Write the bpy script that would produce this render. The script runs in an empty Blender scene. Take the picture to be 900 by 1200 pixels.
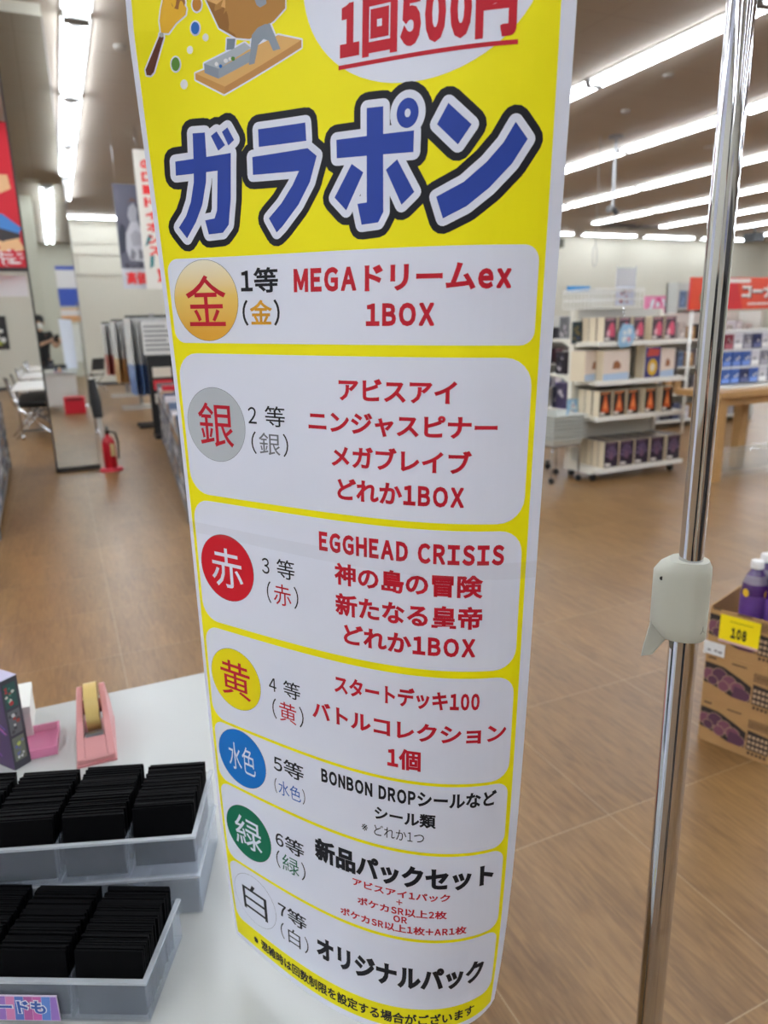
import bpy, bmesh, math, random
import numpy as np
from mathutils import Vector, Matrix
from mathutils.geometry import delaunay_2d_cdt
random.seed(7)
SC = bpy.context.scene
COL = SC.collection
PI = math.pi
# ------------------------------------------------------------------ camera
YAW, PITCH, ROLL, FPX, CAMZ = 0.4190, 0.2580, -0.02635, 822.0, 1.4
_r = Vector((math.cos(YAW), -math.sin(YAW), 0))
FWD = Vector((math.sin(YAW)*math.cos(PITCH), math.cos(YAW)*math.cos(PITCH), -math.sin(PITCH)))
_u = _r.cross(FWD)
RGT = math.cos(ROLL)*_r + math.sin(ROLL)*_u
UPV = -math.sin(ROLL)*_r + math.cos(ROLL)*_u
CAM = Vector((0, 0, CAMZ))
cd = bpy.data.cameras.new('camera')
cam = bpy.data.objects.new('camera', cd)
COL.objects.link(cam)
cam.matrix_world = Matrix(((RGT.x, UPV.x, -FWD.x, 0), (RGT.y, UPV.y, -FWD.y, 0), (RGT.z, UPV.z, -FWD.z, CAMZ), (0, 0, 0, 1)))
cd.sensor_fit = 'VERTICAL'
cd.sensor_height = 24.0
cd.lens = 24.0*FPX/1200.0
cd.clip_start = 0.02
cd.clip_end = 100
cd.dof.use_dof = True
cd.dof.focus_distance = 0.58
cd.dof.aperture_fstop = 4.9
SC.camera = cam
# ------------------------------------------------------------------ world, exposure
TUBE_POWER = 26.0
w = bpy.data.worlds.new('world')
SC.world = w
w.use_nodes = True
w.node_tree.nodes['Background'].inputs[0].default_value = (0.8, 0.85, 0.9, 1)
w.node_tree.nodes['Background'].inputs[1].default_value = 0.05
SC.view_settings.view_transform = 'Standard'
SC.view_settings.look = 'None'
SC.view_settings.gamma = 1.0
SC.view_settings.use_curve_mapping = False
SC.view_settings.exposure = 0.30

# ------------------------------------------------------------------ materials
def lin(c):
    out = []
    for v in c:
        v /= 255.0
        out.append(v/12.92 if v <= 0.04045 else ((v+0.055)/1.055)**2.4)
    return tuple(out)+(1,)
MATS = {}
def mat(name, rgb, rough=0.5, metal=0.0, noise=0.0, nscale=60.0, bump=0.0, coat=0.0, spec=0.5):
    if name in MATS:
        return MATS[name]
    m = bpy.data.materials.new(name)
    m.use_nodes = True
    nt = m.node_tree
    b = nt.nodes['Principled BSDF']
    b.inputs['Base Color'].default_value = lin(rgb)
    b.inputs['Roughness'].default_value = rough
    b.inputs['Metallic'].default_value = metal
    b.inputs['Coat Weight'].default_value = coat
    b.inputs['Specular IOR Level'].default_value = spec
    if noise or bump:
        tc = nt.nodes.new('ShaderNodeTexCoord')
        n = nt.nodes.new('ShaderNodeTexNoise')
        n.inputs['Scale'].default_value = nscale
        n.inputs['Detail'].default_value = 4
        nt.links.new(tc.outputs['Object'], n.inputs['Vector'])
        if noise:
            mx = nt.nodes.new('ShaderNodeMix')
            mx.data_type = 'RGBA'
            c = lin(rgb)
            mx.inputs[6].default_value = tuple(max(0, v*(1-noise)) for v in c[:3])+(1,)
            mx.inputs[7].default_value = tuple(min(1, v*(1+noise)) for v in c[:3])+(1,)
            nt.links.new(n.outputs[0], mx.inputs[0])
            nt.links.new(mx.outputs[2], b.inputs['Base Color'])
        if bump:
            bp = nt.nodes.new('ShaderNodeBump')
            bp.inputs['Strength'].default_value = bump
            bp.inputs['Distance'].default_value = 0.002
            nt.links.new(n.outputs[0], bp.inputs['Height'])
            nt.links.new(bp.outputs[0], b.inputs['Normal'])
    MATS[name] = m
    return m
def clear(name, rgb, alpha, rough=0.25, edge=0.45):
    m = bpy.data.materials.new(name)
    m.use_nodes = True
    nt = m.node_tree
    b = nt.nodes['Principled BSDF']
    b.inputs['Base Color'].default_value = lin(rgb)
    b.inputs['Roughness'].default_value = rough
    out = nt.nodes['Material Output']
    tr = nt.nodes.new('ShaderNodeBsdfTransparent')
    mx = nt.nodes.new('ShaderNodeMixShader')
    lw = nt.nodes.new('ShaderNodeLayerWeight')
    lw.inputs['Blend'].default_value = 0.35
    mr = nt.nodes.new('ShaderNodeMapRange')
    mr.inputs['To Min'].default_value = alpha
    mr.inputs['To Max'].default_value = min(1, alpha+edge)
    nt.links.new(lw.outputs['Facing'], mr.inputs['Value'])
    nt.links.new(mr.outputs[0], mx.inputs[0])
    nt.links.new(tr.outputs[0], mx.inputs[1])
    nt.links.new(b.outputs[0], mx.inputs[2])
    nt.links.new(mx.outputs[0], out.inputs[0])
    return m
def emit(name, rgb, power):
    m = bpy.data.materials.new(name)
    m.use_nodes = True
    nt = m.node_tree
    b = nt.nodes['Principled BSDF']
    b.inputs['Base Color'].default_value = (0.9, 0.9, 0.9, 1)
    b.inputs['Emission Color'].default_value = lin(rgb)
    b.inputs['Emission Strength'].default_value = power
    return m

def floor_material():
    m = bpy.data.materials.new('wood_look_tile')
    m.use_nodes = True
    nt = m.node_tree
    L = nt.links.new
    b = nt.nodes['Principled BSDF']
    tc = nt.nodes.new('ShaderNodeTexCoord')
    sep = nt.nodes.new('ShaderNodeSeparateXYZ')
    L(tc.outputs['Object'], sep.inputs[0])
    def mth(op, a, bb=None):
        n = nt.nodes.new('ShaderNodeMath')
        n.operation = op
        for i, v in enumerate((a, bb)):
            if v is None:
                continue
            if isinstance(v, (int, float)):
                n.inputs[i].default_value = v
            else:
                L(v, n.inputs[i])
        return n.outputs[0]
    # 0.607 m x 0.6 m tiles, joints at X = 0.69 and Y = 1.347
    tx = mth('DIVIDE', mth('SUBTRACT', sep.outputs[0], 0.69), 0.607)
    ty = mth('DIVIDE', mth('SUBTRACT', sep.outputs[1], 1.347), 0.6)
    ix, iy = mth('FLOOR', tx), mth('FLOOR', ty)
    fx, fy = mth('FRACT', tx), mth('FRACT', ty)
    ex = mth('MINIMUM', fx, mth('SUBTRACT', 1.0, fx))
    ey = mth('MINIMUM', fy, mth('SUBTRACT', 1.0, fy))
    joint = mth('LESS_THAN', mth('MINIMUM', ex, ey), 0.0024)
    # per-tile offset so that the grain breaks at the joints
    com = nt.nodes.new('ShaderNodeCombineXYZ')
    L(mth('ADD', mth('MULTIPLY', sep.outputs[0], 62.0), mth('MULTIPLY', ix, 17.3)), com.inputs[0])
    L(mth('ADD', mth('MULTIPLY', sep.outputs[1], 6.0), mth('MULTIPLY', iy, 9.1)), com.inputs[1])
    L(mth('ADD', mth('MULTIPLY', ix, 3.7), mth('MULTIPLY', iy, 5.9)), com.inputs[2])
    n1 = nt.nodes.new('ShaderNodeTexNoise')
    n1.inputs['Scale'].default_value = 1.0
    n1.inputs['Detail'].default_value = 6
    n1.inputs['Roughness'].default_value = 0.62
    n1.inputs['Distortion'].default_value = 1.2
    L(com.outputs[0], n1.inputs['Vector'])
    com2 = nt.nodes.new('ShaderNodeCombineXYZ')
    L(mth('MULTIPLY', sep.outputs[0], 5.0), com2.inputs[0])
    L(mth('MULTIPLY', sep.outputs[1], 1.3), com2.inputs[1])
    L(mth('ADD', mth('MULTIPLY', ix, 7.7), mth('MULTIPLY', iy, 2.9)), com2.inputs[2])
    n2 = nt.nodes.new('ShaderNodeTexNoise')
    n2.inputs['Scale'].default_value = 1.0
    n2.inputs['Detail'].default_value = 3
    L(com2.outputs[0], n2.inputs['Vector'])
    f = mth('ADD', mth('MULTIPLY', n1.outputs[0], 0.65), mth('MULTIPLY', n2.outputs[0], 0.35))
    cr = nt.nodes.new('ShaderNodeValToRGB')
    cr.color_ramp.elements[0].position = 0.33
    cr.color_ramp.elements[0].color = lin(FLOOR_DARK)
    cr.color_ramp.elements[1].position = 0.66
    cr.color_ramp.elements[1].color = lin(FLOOR_LIGHT)
    L(f, cr.inputs[0])
    mx = nt.nodes.new('ShaderNodeMix')
    mx.data_type = 'RGBA'
    L(joint, mx.inputs[0])
    L(cr.outputs[0], mx.inputs[6])
    mx.inputs[7].default_value = lin((158, 134, 102))
    L(mx.outputs[2], b.inputs['Base Color'])
    b.inputs['Roughness'].default_value = 0.34
    b.inputs['Specular IOR Level'].default_value = 0.5
    bp = nt.nodes.new('ShaderNodeBump')
    bp.inputs['Strength'].default_value = 0.12
    bp.inputs['Distance'].default_value = 0.002
    L(n1.outputs[0], bp.inputs['Height'])
    L(bp.outputs[0], b.inputs['Normal'])
    return m
def ceiling_material():
    m = bpy.data.materials.new('ceiling_board')
    m.use_nodes = True
    nt = m.node_tree
    L = nt.links.new
    b = nt.nodes['Principled BSDF']
    tc = nt.nodes.new('ShaderNodeTexCoord')
    br = nt.nodes.new('ShaderNodeTexBrick')
    br.offset = 0.0
    br.inputs['Scale'].default_value = 1.0
    br.inputs['Brick Width'].default_value = 1.82
    br.inputs['Row Height'].default_value = 0.91
    br.inputs['Mortar Size'].default_value = 0.004
    br.inputs['Color1'].default_value = lin(CEIL)
    br.inputs['Color2'].default_value = lin(CEIL)
    br.inputs['Mortar'].default_value = lin(tuple(v*0.86 for v in CEIL))
    L(tc.outputs['Object'], br.inputs['Vector'])
    L(br.outputs[0], b.inputs['Base Color'])
    b.inputs['Roughness'].default_value = 0.9
    return m
FLOOR_DARK, FLOOR_LIGHT, CEIL = (100, 70, 38), (146, 111, 68), (167, 157, 145)

# ------------------------------------------------------------------ mesh helpers
class MB:
    def __init__(s):
        s.v, s.f, s.m = [], [], []
        s.smooth = set()
    def add(s, vs, fs, mi=0, smooth=False):
        o = len(s.v)
        s.v += [tuple(p) for p in vs]
        for f in fs:
            if smooth:
                s.smooth.add(len(s.f))
            s.f.append([i+o for i in f])
            s.m.append(mi)
        return s
    def box(s, a, b, mi=0, M=None):
        (x0, y0, z0), (x1, y1, z1) = a, b
        vs = [Vector(p) for p in ((x0,y0,z0),(x1,y0,z0),(x1,y1,z0),(x0,y1,z0),(x0,y0,z1),(x1,y0,z1),(x1,y1,z1),(x0,y1,z1))]
        if M is not None:
            vs = [M @ p for p in vs]
        return s.add(vs, [(0,3,2,1),(4,5,6,7),(0,1,5,4),(1,2,6,5),(2,3,7,6),(3,0,4,7)], mi)
    def loft(s, rings, mi=0, smooth=True, cap=True):
        n = len(rings[0])
        vs = [p for r in rings for p in r]
        fs = []
        for k in range(len(rings)-1):
            for i in range(n):
                j = (i+1) % n
                fs.append((k*n+i, k*n+j, (k+1)*n+j, (k+1)*n+i))
        s.add(vs, fs, mi, smooth)
        if cap:
            s.add(rings[0], [tuple(reversed(range(n)))], mi)
            s.add(rings[-1], [tuple(range(n))], mi)
        return s
    def tube(s, pts, r, mi=0, n=12, cap=True):
        pts = [Vector(p) for p in pts]
        rs = r if isinstance(r, (list, tuple)) else [r]*len(pts)
        rings = []
        ref = None
        for i, p in enumerate(pts):
            t = (pts[min(i+1, len(pts)-1)]-pts[max(i-1, 0)]).normalized()
            if ref is None:
                ref = t.orthogonal().normalized()
            a = (ref - t*ref.dot(t)).normalized()
            ref = a
            bb = t.cross(a)
            rings.append([p + rs[i]*(math.cos(2*PI*k/n)*a + math.sin(2*PI*k/n)*bb) for k in range(n)])
        return s.loft(rings, mi, True, cap)
    def lathe(s, prof, c=(0,0,0), mi=0, n=20, cap=True):
        rings = [[(c[0]+r*math.cos(2*PI*k/n), c[1]+r*math.sin(2*PI*k/n), c[2]+z) for k in range(n)] for r, z in prof]
        return s.loft(rings, mi, True, cap)
    def prism(s, poly, d, mi=0):
        """poly: list of 3D points, d: extrusion vector"""
        d = Vector(d)
        a = [Vector(p) for p in poly]
        return s.loft([a, [p+d for p in a]], mi, False, True)
    def build(s, name, mats, parent=None, loc=None, rotz=0.0, bevel=0.0, thing=None):
        me = bpy.data.meshes.new(name)
        me.from_pydata(s.v, [], s.f)
        for mm in (mats if isinstance(mats, (list, tuple)) else [mats]):
            me.materials.append(mm)
        me.polygons.foreach_set('material_index', s.m)
        if s.smooth:
            me.polygons.foreach_set('use_smooth', [i in s.smooth for i in range(len(s.f))])
        bm = bmesh.new(); bm.from_mesh(me)
        bmesh.ops.remove_doubles(bm, verts=bm.verts, dist=1e-6)
        bmesh.ops.recalc_face_normals(bm, faces=bm.faces)
        for e in bm.edges:
            if len(e.link_faces) == 2 and e.calc_face_angle(0) > 0.7:
                e.smooth = False
        bm.to_mesh(me); bm.free()
        o = bpy.data.objects.new(name, me)
        COL.objects.link(o)
        if parent is not None:
            o.parent = parent
        if loc is not None:
            o.location = loc
        o.rotation_euler = (0, 0, rotz)
        if bevel:
            md = o.modifiers.new('bevel', 'BEVEL')
            md.width = bevel; md.segments = 3; md.limit_method = 'ANGLE'
            md.angle_limit = math.radians(40)
        if thing:
            tag(o, *thing)
        return o
def tag(o, label, cat, group=None):
    o['label'] = label
    o['category'] = cat
    if group:
        o['group'] = group
    return o
def empty(name, label, cat, loc=(0,0,0), rotz=0.0, group=None):
    o = bpy.data.objects.new(name, None)
    o.empty_display_size = 0.05
    COL.objects.link(o)
    o.location = loc
    o.rotation_euler = (0, 0, rotz)
    return tag(o, label, cat, group)
def struct(name, mb, mats):
    o = mb.build(name, mats)
    o['kind'] = 'structure'
    return o
def dup(o, loc, rotz=None, label=None, group=None):
    c = o.copy(); COL.objects.link(c)
    c.location = loc
    if rotz is not None:
        c.rotation_euler = (0, 0, rotz)
    if label:
        c['label'] = label
    if group:
        c['group'] = group
    for ch in list(o.children):
        d = ch.copy(); COL.objects.link(d); d.parent = c
        for g in list(ch.children):
            e = g.copy(); COL.objects.link(e); e.parent = d
    return c
ORD = ['first','second','third','fourth','fifth','sixth','seventh','eighth','ninth','tenth','eleventh','twelfth','thirteenth','fourteenth','fifteenth','sixteenth','seventeenth','eighteenth','nineteenth','twentieth']

# ------------------------------------------------------------------ lettering helpers
_gl = {}
def ccw(poly):
    a = sum(poly[i][0]*poly[(i+1)%len(poly)][1]-poly[(i+1)%len(poly)][0]*poly[i][1] for i in range(len(poly)))
    return poly if a > 0 else poly[::-1]
def union(polys, extra=()):
    """2-D union of polygons -> (verts, triangles), no overlaps"""
    vs, fs = [], []
    for p in polys:
        p = ccw(list(p))
        o = len(vs)
        vs += [Vector((q[0], q[1])) for q in p]
        fs.append(list(range(o, o+len(p))))
    vs += [Vector((q[0], q[1])) for q in extra]
    r = delaunay_2d_cdt(vs, [], fs, 0, 1e-7)
    tri = [t for t, og in zip(r[2], r[5]) if og]
    used = sorted({i for t in tri for i in t})
    mp = {k: i for i, k in enumerate(used)}
    return [(r[0][k].x, r[0][k].y) for k in used], [[mp[i] for i in t] for t in tri]
def fat(poly, r, n=14):
    """pieces that together make poly grown by r with round corners"""
    p = ccw(list(poly))
    out = [p]
    for i in range(len(p)):
        a, b = p[i], p[(i+1) % len(p)]
        dx, dy = b[0]-a[0], b[1]-a[1]
        l = math.hypot(dx, dy)
        if l < 1e-9:
            continue
        nx, ny = dy/l*r, -dx/l*r
        out.append([(a[0]+nx, a[1]+ny), (b[0]+nx, b[1]+ny), b, a])
        out.append([(a[0]+r*math.cos(2*PI*k/n+.1), a[1]+r*math.sin(2*PI*k/n+.1)) for k in range(n)])
    return out
def rawglyph(ch):
    c = bpy.data.curves.new('g', 'FONT')
    c.body = ch; c.size = 1.0; c.resolution_u = 3
    o = bpy.data.objects.new('g', c)
    COL.objects.link(o)
    dg = bpy.context.evaluated_depsgraph_get()
    me = bpy.data.meshes.new_from_object(o.evaluated_get(dg))
    vs = [(v.co.x, v.co.y) for v in me.vertices]
    fs = [list(p.vertices) for p in me.polygons]
    bpy.data.objects.remove(o); bpy.data.curves.remove(c); bpy.data.meshes.remove(me)
    return vs, fs
def glyph(ch, wgt):
    key = (ch, wgt)
    if key in _gl:
        return _gl[key]
    c2 = chr(ord(ch)+0xFEE0) if 33 <= ord(ch) <= 126 else ch
    vs, fs = rawglyph(c2)
    cnt = {}
    polys = []
    for f in fs:
        p = [vs[i] for i in f]
        a = sum(p[i][0]*p[(i+1)%len(p)][1]-p[(i+1)%len(p)][0]*p[i][1] for i in range(len(p)))
        if abs(a) < 1e-9:
            continue
        if a < 0:
            f = f[::-1]
        polys.append([vs[i] for i in f])
        for i in range(len(f)):
            e = (f[i], f[(i+1)%len(f)])
            cnt[e] = cnt.get(e, 0)+1
    if wgt > 0 and polys:
        bnd = {a: b for (a, b) in cnt if (b, a) not in cnt}
        prv = {b: a for a, b in bnd.items()}
        def nrm(a, b):
            dx, dy = vs[b][0]-vs[a][0], vs[b][1]-vs[a][1]
            l = math.hypot(dx, dy) or 1
            return dy/l, -dx/l
        for a, b in bnd.items():
            nx, ny = nrm(a, b)
            A, B = vs[a], vs[b]
            polys.append([(A[0]+nx*wgt, A[1]+ny*wgt), (B[0]+nx*wgt, B[1]+ny*wgt), B, A])
            p = prv.get(a)
            if p is not None:
                mx, my = nrm(p, a)
                cr = mx*ny-my*nx
                dt = mx*nx+my*ny
                if cr > 1e-4:
                    k = min(1/(1+dt) if dt > -.9 else 5, 1.2)*wgt
                    polys.append([A, (A[0]+mx*wgt, A[1]+my*wgt), (A[0]+(mx+nx)*k, A[1]+(my+ny)*k), (A[0]+nx*wgt, A[1]+ny*wgt)])
    r = union(polys) if polys else ([], [])
    _gl[key] = r
    return r
def textline(s, wgt, x0, x1, yc, h, asc=0.74):
    """list of (char, verts, tris) fitted into x0..x1, centre yc, ink height h (y up)"""
    cells = []
    x = 0.0
    for ch in s:
        vs, fs = glyph(ch, wgt*(1.35 if ord(ch) < 128 and ch not in '()' else 1)) if ch != ' ' else ([], [])
        if ch == ' ':
            x += 0.32
            continue
        gx = [v[0] for v in vs]
        c0, c1 = min(gx), max(gx)
        if ch in '()':
            k, cw = 0.85, 0.42
        elif ord(ch) < 128:
            k = asc if ch not in '1I+' else asc*1.1
            cw = (c1-c0)*k+0.1
        else:
            k, cw = 1.0, 1.0
            if ch in 'ャッョ':
                cw = 0.95
        mid = (c0+c1)/2 if (ord(ch) < 128) else 0.5
        cells.append((ch, [((v[0]-mid)*k+x+cw/2, v[1]) for v in vs], fs))
        x += cw
    X = [v[0] for c in cells for v in c[1]]
    Y = [v[1] for c in cells for v in c[1]]
    ax, bx, ay, by = min(X), max(X), min(Y), max(Y)
    sx = (x1-x0)/(bx-ax)
    sy = h/max(by-ay, 1e-6)
    return [(ch, [(x0+(v[0]-ax)*sx, yc+(v[1]-(ay+by)/2)*sy) for v in vs], fs) for ch, vs, fs in cells]
def flat_text(mb, s, wgt, x0, x1, yc, h, frame, mi=0):
    """lettering on a flat thing; frame = (origin, xdir, ydir)"""
    O, ex, ey = (Vector(q) for q in frame)
    for ch, vs, fs in textline(s, wgt, x0, x1, yc, h):
        mb.add([O+ex*a+ey*b for a, b in vs], fs, mi)

# ------------------------------------------------------------------ the room
XL, XR, YB, YF, ZC = -9.0, 29.0, 21.6, -11.0, 4.36
YFF = YF
M_wall = mat('cream_wall', (193, 190, 177), 0.85)
M_floor = floor_material()
M_ceil = ceiling_material()
M_white = mat('white_enamel', (226, 226, 222), 0.35)
M_chrome = mat('chrome', (205, 206, 210), 0.06, 1.0)
M_steel = mat('brushed_steel', (150, 150, 152), 0.3, 1.0)
M_black = mat('black_plastic', (22, 22, 24), 0.45)
M_dark = mat('dark_grey', (60, 60, 62), 0.5)
M_grey = mat('mid_grey', (128, 128, 128), 0.6)
M_carton = mat('cardboard', (176, 136, 88), 0.8, noise=0.08, nscale=30)
M_cream = mat('cream_carton', (222, 208, 182), 0.7)

struct('floor', MB().box((XL, YFF, -0.1), (XR, YB, 0)), M_floor)
struct('ceiling', MB().box((XL, YFF, ZC), (XR, YB, ZC+0.1)), M_ceil)
struct('wall_back', MB().box((XL, YB, 0), (XR, YB+0.1, ZC)), M_wall)
struct('wall_left', MB().box((XL-0.1, YFF, 0), (XL, YB, ZC)), M_wall)
struct('wall_right', MB().box((XR, YF, 0), (XR+0.1, YB, ZC)), M_wall)
struct('wall_front', MB().box((XL, YF-0.1, 0), (XR, YF, ZC)), M_wall)
struct('baseboard_back', MB().box((XL, YB-0.015, 0), (XR, YB, 0.09)), M_dark)
for i, z in enumerate((3.78, 3.5, 2.97)):
    struct('trim_%d' % (i+1), MB().box((XL, YB-0.03, z-0.025), (2.6, YB, z+0.025)), mat('wall_rail', (176, 172, 160), 0.7))
struct('trim_4', MB().box((0.75, YB-0.02, 2.97), (0.79, YB, 3.5)).box((2.2, YB-0.02, 2.97), (2.24, YB, 3.5)), mat('wall_rail', (176, 172, 160), 0.7))
struct('pillar', MB().box((-0.175, 8.06, 0), (0.255, 8.5, ZC)), M_wall)
struct('pillar_behind', MB().box((-0.60, -2.6, 0), (-0.12, -2.1, ZC)), M_wall)

# ceiling lights: one fixture = housing + two lit tubes, 2.45 m pitch, 2.36 m tubes
M_tube = emit('fluorescent_tube', (238, 246, 255), TUBE_POWER)
M_house = mat('lamp_housing', (225, 225, 222), 0.5)
def make_fixture():
    t = empty('ceiling_light', 'x', 'ceiling light')
    mb = MB()
    prof = [(-0.14, 0), (-0.14, -0.02), (-0.035, -0.05), (0.035, -0.05), (0.14, -0.02), (0.14, 0)]
    mb.prism([(x, -1.2, z) for x, z in prof], (0, 2.4, 0))
    mb.build('housing', M_house, t)
    for sx in (-1, 1):
        q = MB()
        q.tube([(sx*0.09, -1.175, -0.062), (sx*0.09, 1.175, -0.062)], 0.017, 0, 8)
        q.build('tube', M_tube, t)
    for y in (-1.19, 1.19):
        MB().box((-0.115, y-0.014, -0.085), (0.115, y+0.014, -0.02)).build('end_cap', mat('lamp_end', (150, 150, 148), 0.5), t)
    return t
fix0 = make_fixture()
used = False
rowdefs = [(-7.4, 9.2, 'outermost row at the left wall'), (-4.9, 9.2, 'row at the far left'), (-2.4, 9.2, 'row left of the white study tables'),
           (0.56, 10.65, 'row above the aisle beside the mirrored pillar'),
           (3.6, 9.3, 'row hidden behind the hanging poster'), (6.64, 7.97, 'nearest row to the right of the poster'),
           (9.6, 10.68, 'second row to the right of the poster'), (12.57, 13.4, 'third row to the right of the poster'),
           (15.52, 15.93, 'fourth row to the right of the poster'), (18.37, 18.5, 'fifth row to the right of the poster'),
           (21.2, 18.7, 'sixth row to the right of the poster'), (24.05, 19.4, 'seventh row to the right of the poster'),
           (27.0, 19.4, 'eighth row to the right of the poster')]
for X, gap, nm in rowdefs:
    P = 2.45 if X > 1 else 2.52
    ys = []
    y = gap - P/2
    while y+P+1.2 < 20.45:
        y += P
    while y-1.2 > YF+0.05 and (X != 0.56 or y > 0) and (X < 14 or y > -4):
        ys.append(y); y -= P
    for k, y in enumerate(ys):
        lab = '%s light from the far wall, %s' % (ORD[k], nm)
        if not used:
            o = fix0; o.location = (X, y, ZC); o['label'] = lab; o['group'] = 'ceiling lights'; used = True
        else:
            dup(fix0, (X, y, ZC), 0, lab, 'ceiling lights')
for k in range(4):
    dup(fix0, (0.2, -1.9-2.45*k, ZC), 0, '%s light from the camera in the row behind it, seen in the mirror' % ORD[k], 'ceiling lights')
for k in range(9):
    x = 1.35+k*2.8
    dup(fix0, (x, 20.7, ZC), PI/2, '%s light from the left in the crosswise row at the far wall' % ORD[k], 'ceiling lights')

# ------------------------------------------------------------------ the hanging poster
PW, PS = 0.32, 0.32/0.34
PP = [0.1919, 0.5322, 1.1606, -0.8839, 0.0216, 0.0087, 0.6047, 0.9167, -0.2863, 4.743, 1.581, 0.6491, 2.5387, 0.4754, 1.6174, -0.1328, -0.9517, 0.7354, -0.0296, 0.0503]
def _frame(a, b, c):
    eu = np.array([math.cos(a), math.sin(a), 0]); n = np.array([math.sin(a), -math.cos(a), 0]); ev = np.array([0, 0, -1.0])
    eu2 = math.cos(b)*eu+math.sin(b)*ev; ev2 = -math.sin(b)*eu+math.cos(b)*ev
    return eu2, math.cos(c)*ev2+math.sin(c)*n, math.cos(c)*n-math.sin(c)*ev2
_EU, _EV, _N = _frame(*PP[3:6])
_O = np.array([PP[0]*PS, PP[1]*PS, CAMZ+(PP[2]-CAMZ)*PS])
_Q = np.array(PP[6:18]).reshape(3, 4)
_G, _GW = np.polynomial.legendre.leggauss(12)
def _raw(u, v):
    """u, v in metres across and down the paper; the sheet hangs flat at the top and curls towards its foot"""
    t = np.maximum(v/PS, -0.46)
    k = np.stack([t*0+1, t, t**2, t**3], -1) @ _Q.T
    w_ = u/PW-0.5
    x = 0; y = 0
    for g, gw in zip(_G, _GW):
        s = w_*(g+1)/2
        ph = k[..., 0]*s+k[..., 1]*s**2+k[..., 2]*s**3
        x = x+gw/2*w_*np.cos(ph); y = y+gw/2*w_*np.sin(ph)
    bend = (PP[18]*t**2+PP[19]*t**3)*PS
    return _O+PW*x[..., None]*_EU-PW*y[..., None]*_N+v[..., None]*_EV+bend[..., None]*_N
def on_paper(uv, off):
    uv = np.asarray(uv, float).reshape(-1, 2)
    u, v = uv[:, 0], uv[:, 1]
    P = _raw(u, v)
    du = _raw(u+1e-4, v)-P; dv = _raw(u, v+1e-4)-P
    n = np.cross(dv, du)
    n /= np.linalg.norm(n, axis=1)[:, None]
    s = np.sign((n @ _N).mean())
    return P+n*s*off
def print_polys(mb, polys, off, mi=0, step=0.0):
    extra = []
    pl = []
    for p in polys:
        q = []
        p = list(p)
        for i in range(len(p)):
            a, b = p[i], p[(i+1) % len(p)]
            n = max(1, int(math.hypot(b[0]-a[0], b[1]-a[1])/0.007))
            q += [(a[0]+(b[0]-a[0])*k/n, a[1]+(b[1]-a[1])*k/n) for k in range(n)]
        pl.append(q)
    if step:
        U = [q[0] for p in pl for q in p]; V = [q[1] for p in pl for q in p]
        nu = int((max(U)-min(U))/step)+1; nv = int((max(V)-min(V))/step)+1
        extra = [(min(U)+(i+.5)*step, min(V)+(j+.5)*step) for i in range(nu) for j in range(nv)]
    vs, fs = union(pl, extra)
    mb.add(on_paper(vs, off).tolist(), fs, mi)
def rrect(u0, v0, u1, v1, r, n=6):
    out = []
    for cx, cy, a in ((u1-r, v0+r, -90), (u1-r, v1-r, 0), (u0+r, v1-r, 90), (u0+r, v0+r, 180)):
        out += [(cx+r*math.cos(math.radians(a+90*k/n)), cy+r*math.sin(math.radians(a+90*k/n))) for k in range(n+1)]
    return out
def circ(u, v, r, n=40, ry=None):
    return [(u+r*math.cos(2*PI*k/n), v+(ry or r)*math.sin(2*PI*k/n)) for k in range(n)]
PAPER = (220, 224, 240)
C_paper = mat('poster_paper', PAPER, 0.5, spec=0.2)
C_yellow = mat('yellow_ink', (236, 226, 8), 0.5, spec=0.2)
C_red = mat('red_ink', (186, 28, 46), 0.5, spec=0.2)
C_black = mat('black_ink', (26, 26, 34), 0.5, spec=0.2)
C_blue = mat('blue_ink', (40, 66, 156), 0.5, spec=0.2)
INK = {'red': C_red, 'black': C_black, 'blue': mat('water_blue_ink', (38, 92, 176), 0.5, spec=0.2), 'gold': mat('gold_ink', (204, 146, 40), 0.5, spec=0.2),
       'grey': mat('grey_ink', (110, 112, 120), 0.5, spec=0.2), 'green': mat('green_ink', (30, 100, 78), 0.5, spec=0.2), 'white': mat('white_ink', PAPER, 0.5, spec=0.2)}
V_TOP, V_BOT = -0.53, 0.4208
mb = MB()
NU, NV = 40, 90
g = [[(0.0+PW*i/NU, V_TOP+(V_BOT-V_TOP)*j/NV) for i in range(NU+1)] for j in range(NV+1)]
fr = on_paper([q for r_ in g for q in r_], 0).tolist()
bk = on_paper([q for r_ in g for q in r_], -0.0003).tolist()
n1 = NU+1
quads = [(j*n1+i, j*n1+i+1, (j+1)*n1+i+1, (j+1)*n1+i) for j in range(NV) for i in range(NU)]
o_ = len(fr)
rim = [j*n1 for j in range(NV+1)]+[NV*n1+i for i in range(1, n1)]+[j*n1+NU for j in range(NV-1, -1, -1)]+[i for i in range(NU-1, 0, -1)]
mb.add(fr+bk, quads+[tuple(i+o_ for i in reversed(q)) for q in quads]+[(rim[k], rim[(k+1)%len(rim)], rim[(k+1)%len(rim)]+o_, rim[k]+o_) for k in range(len(rim))], 0, True)
poster = mb.build('prize_poster', C_paper, thing=('long curling yellow and white prize poster hanging in front of the white table', 'poster'))
mb = MB()
print_polys(mb, [[(0.0042, V_TOP+0.004), (0.3105, V_TOP+0.004), (0.3105, 0.4135), (0.0042, 0.4135)]], 0.0001, 0, 0.008)
mb.build('yellow_ground', C_yellow, poster)

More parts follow.
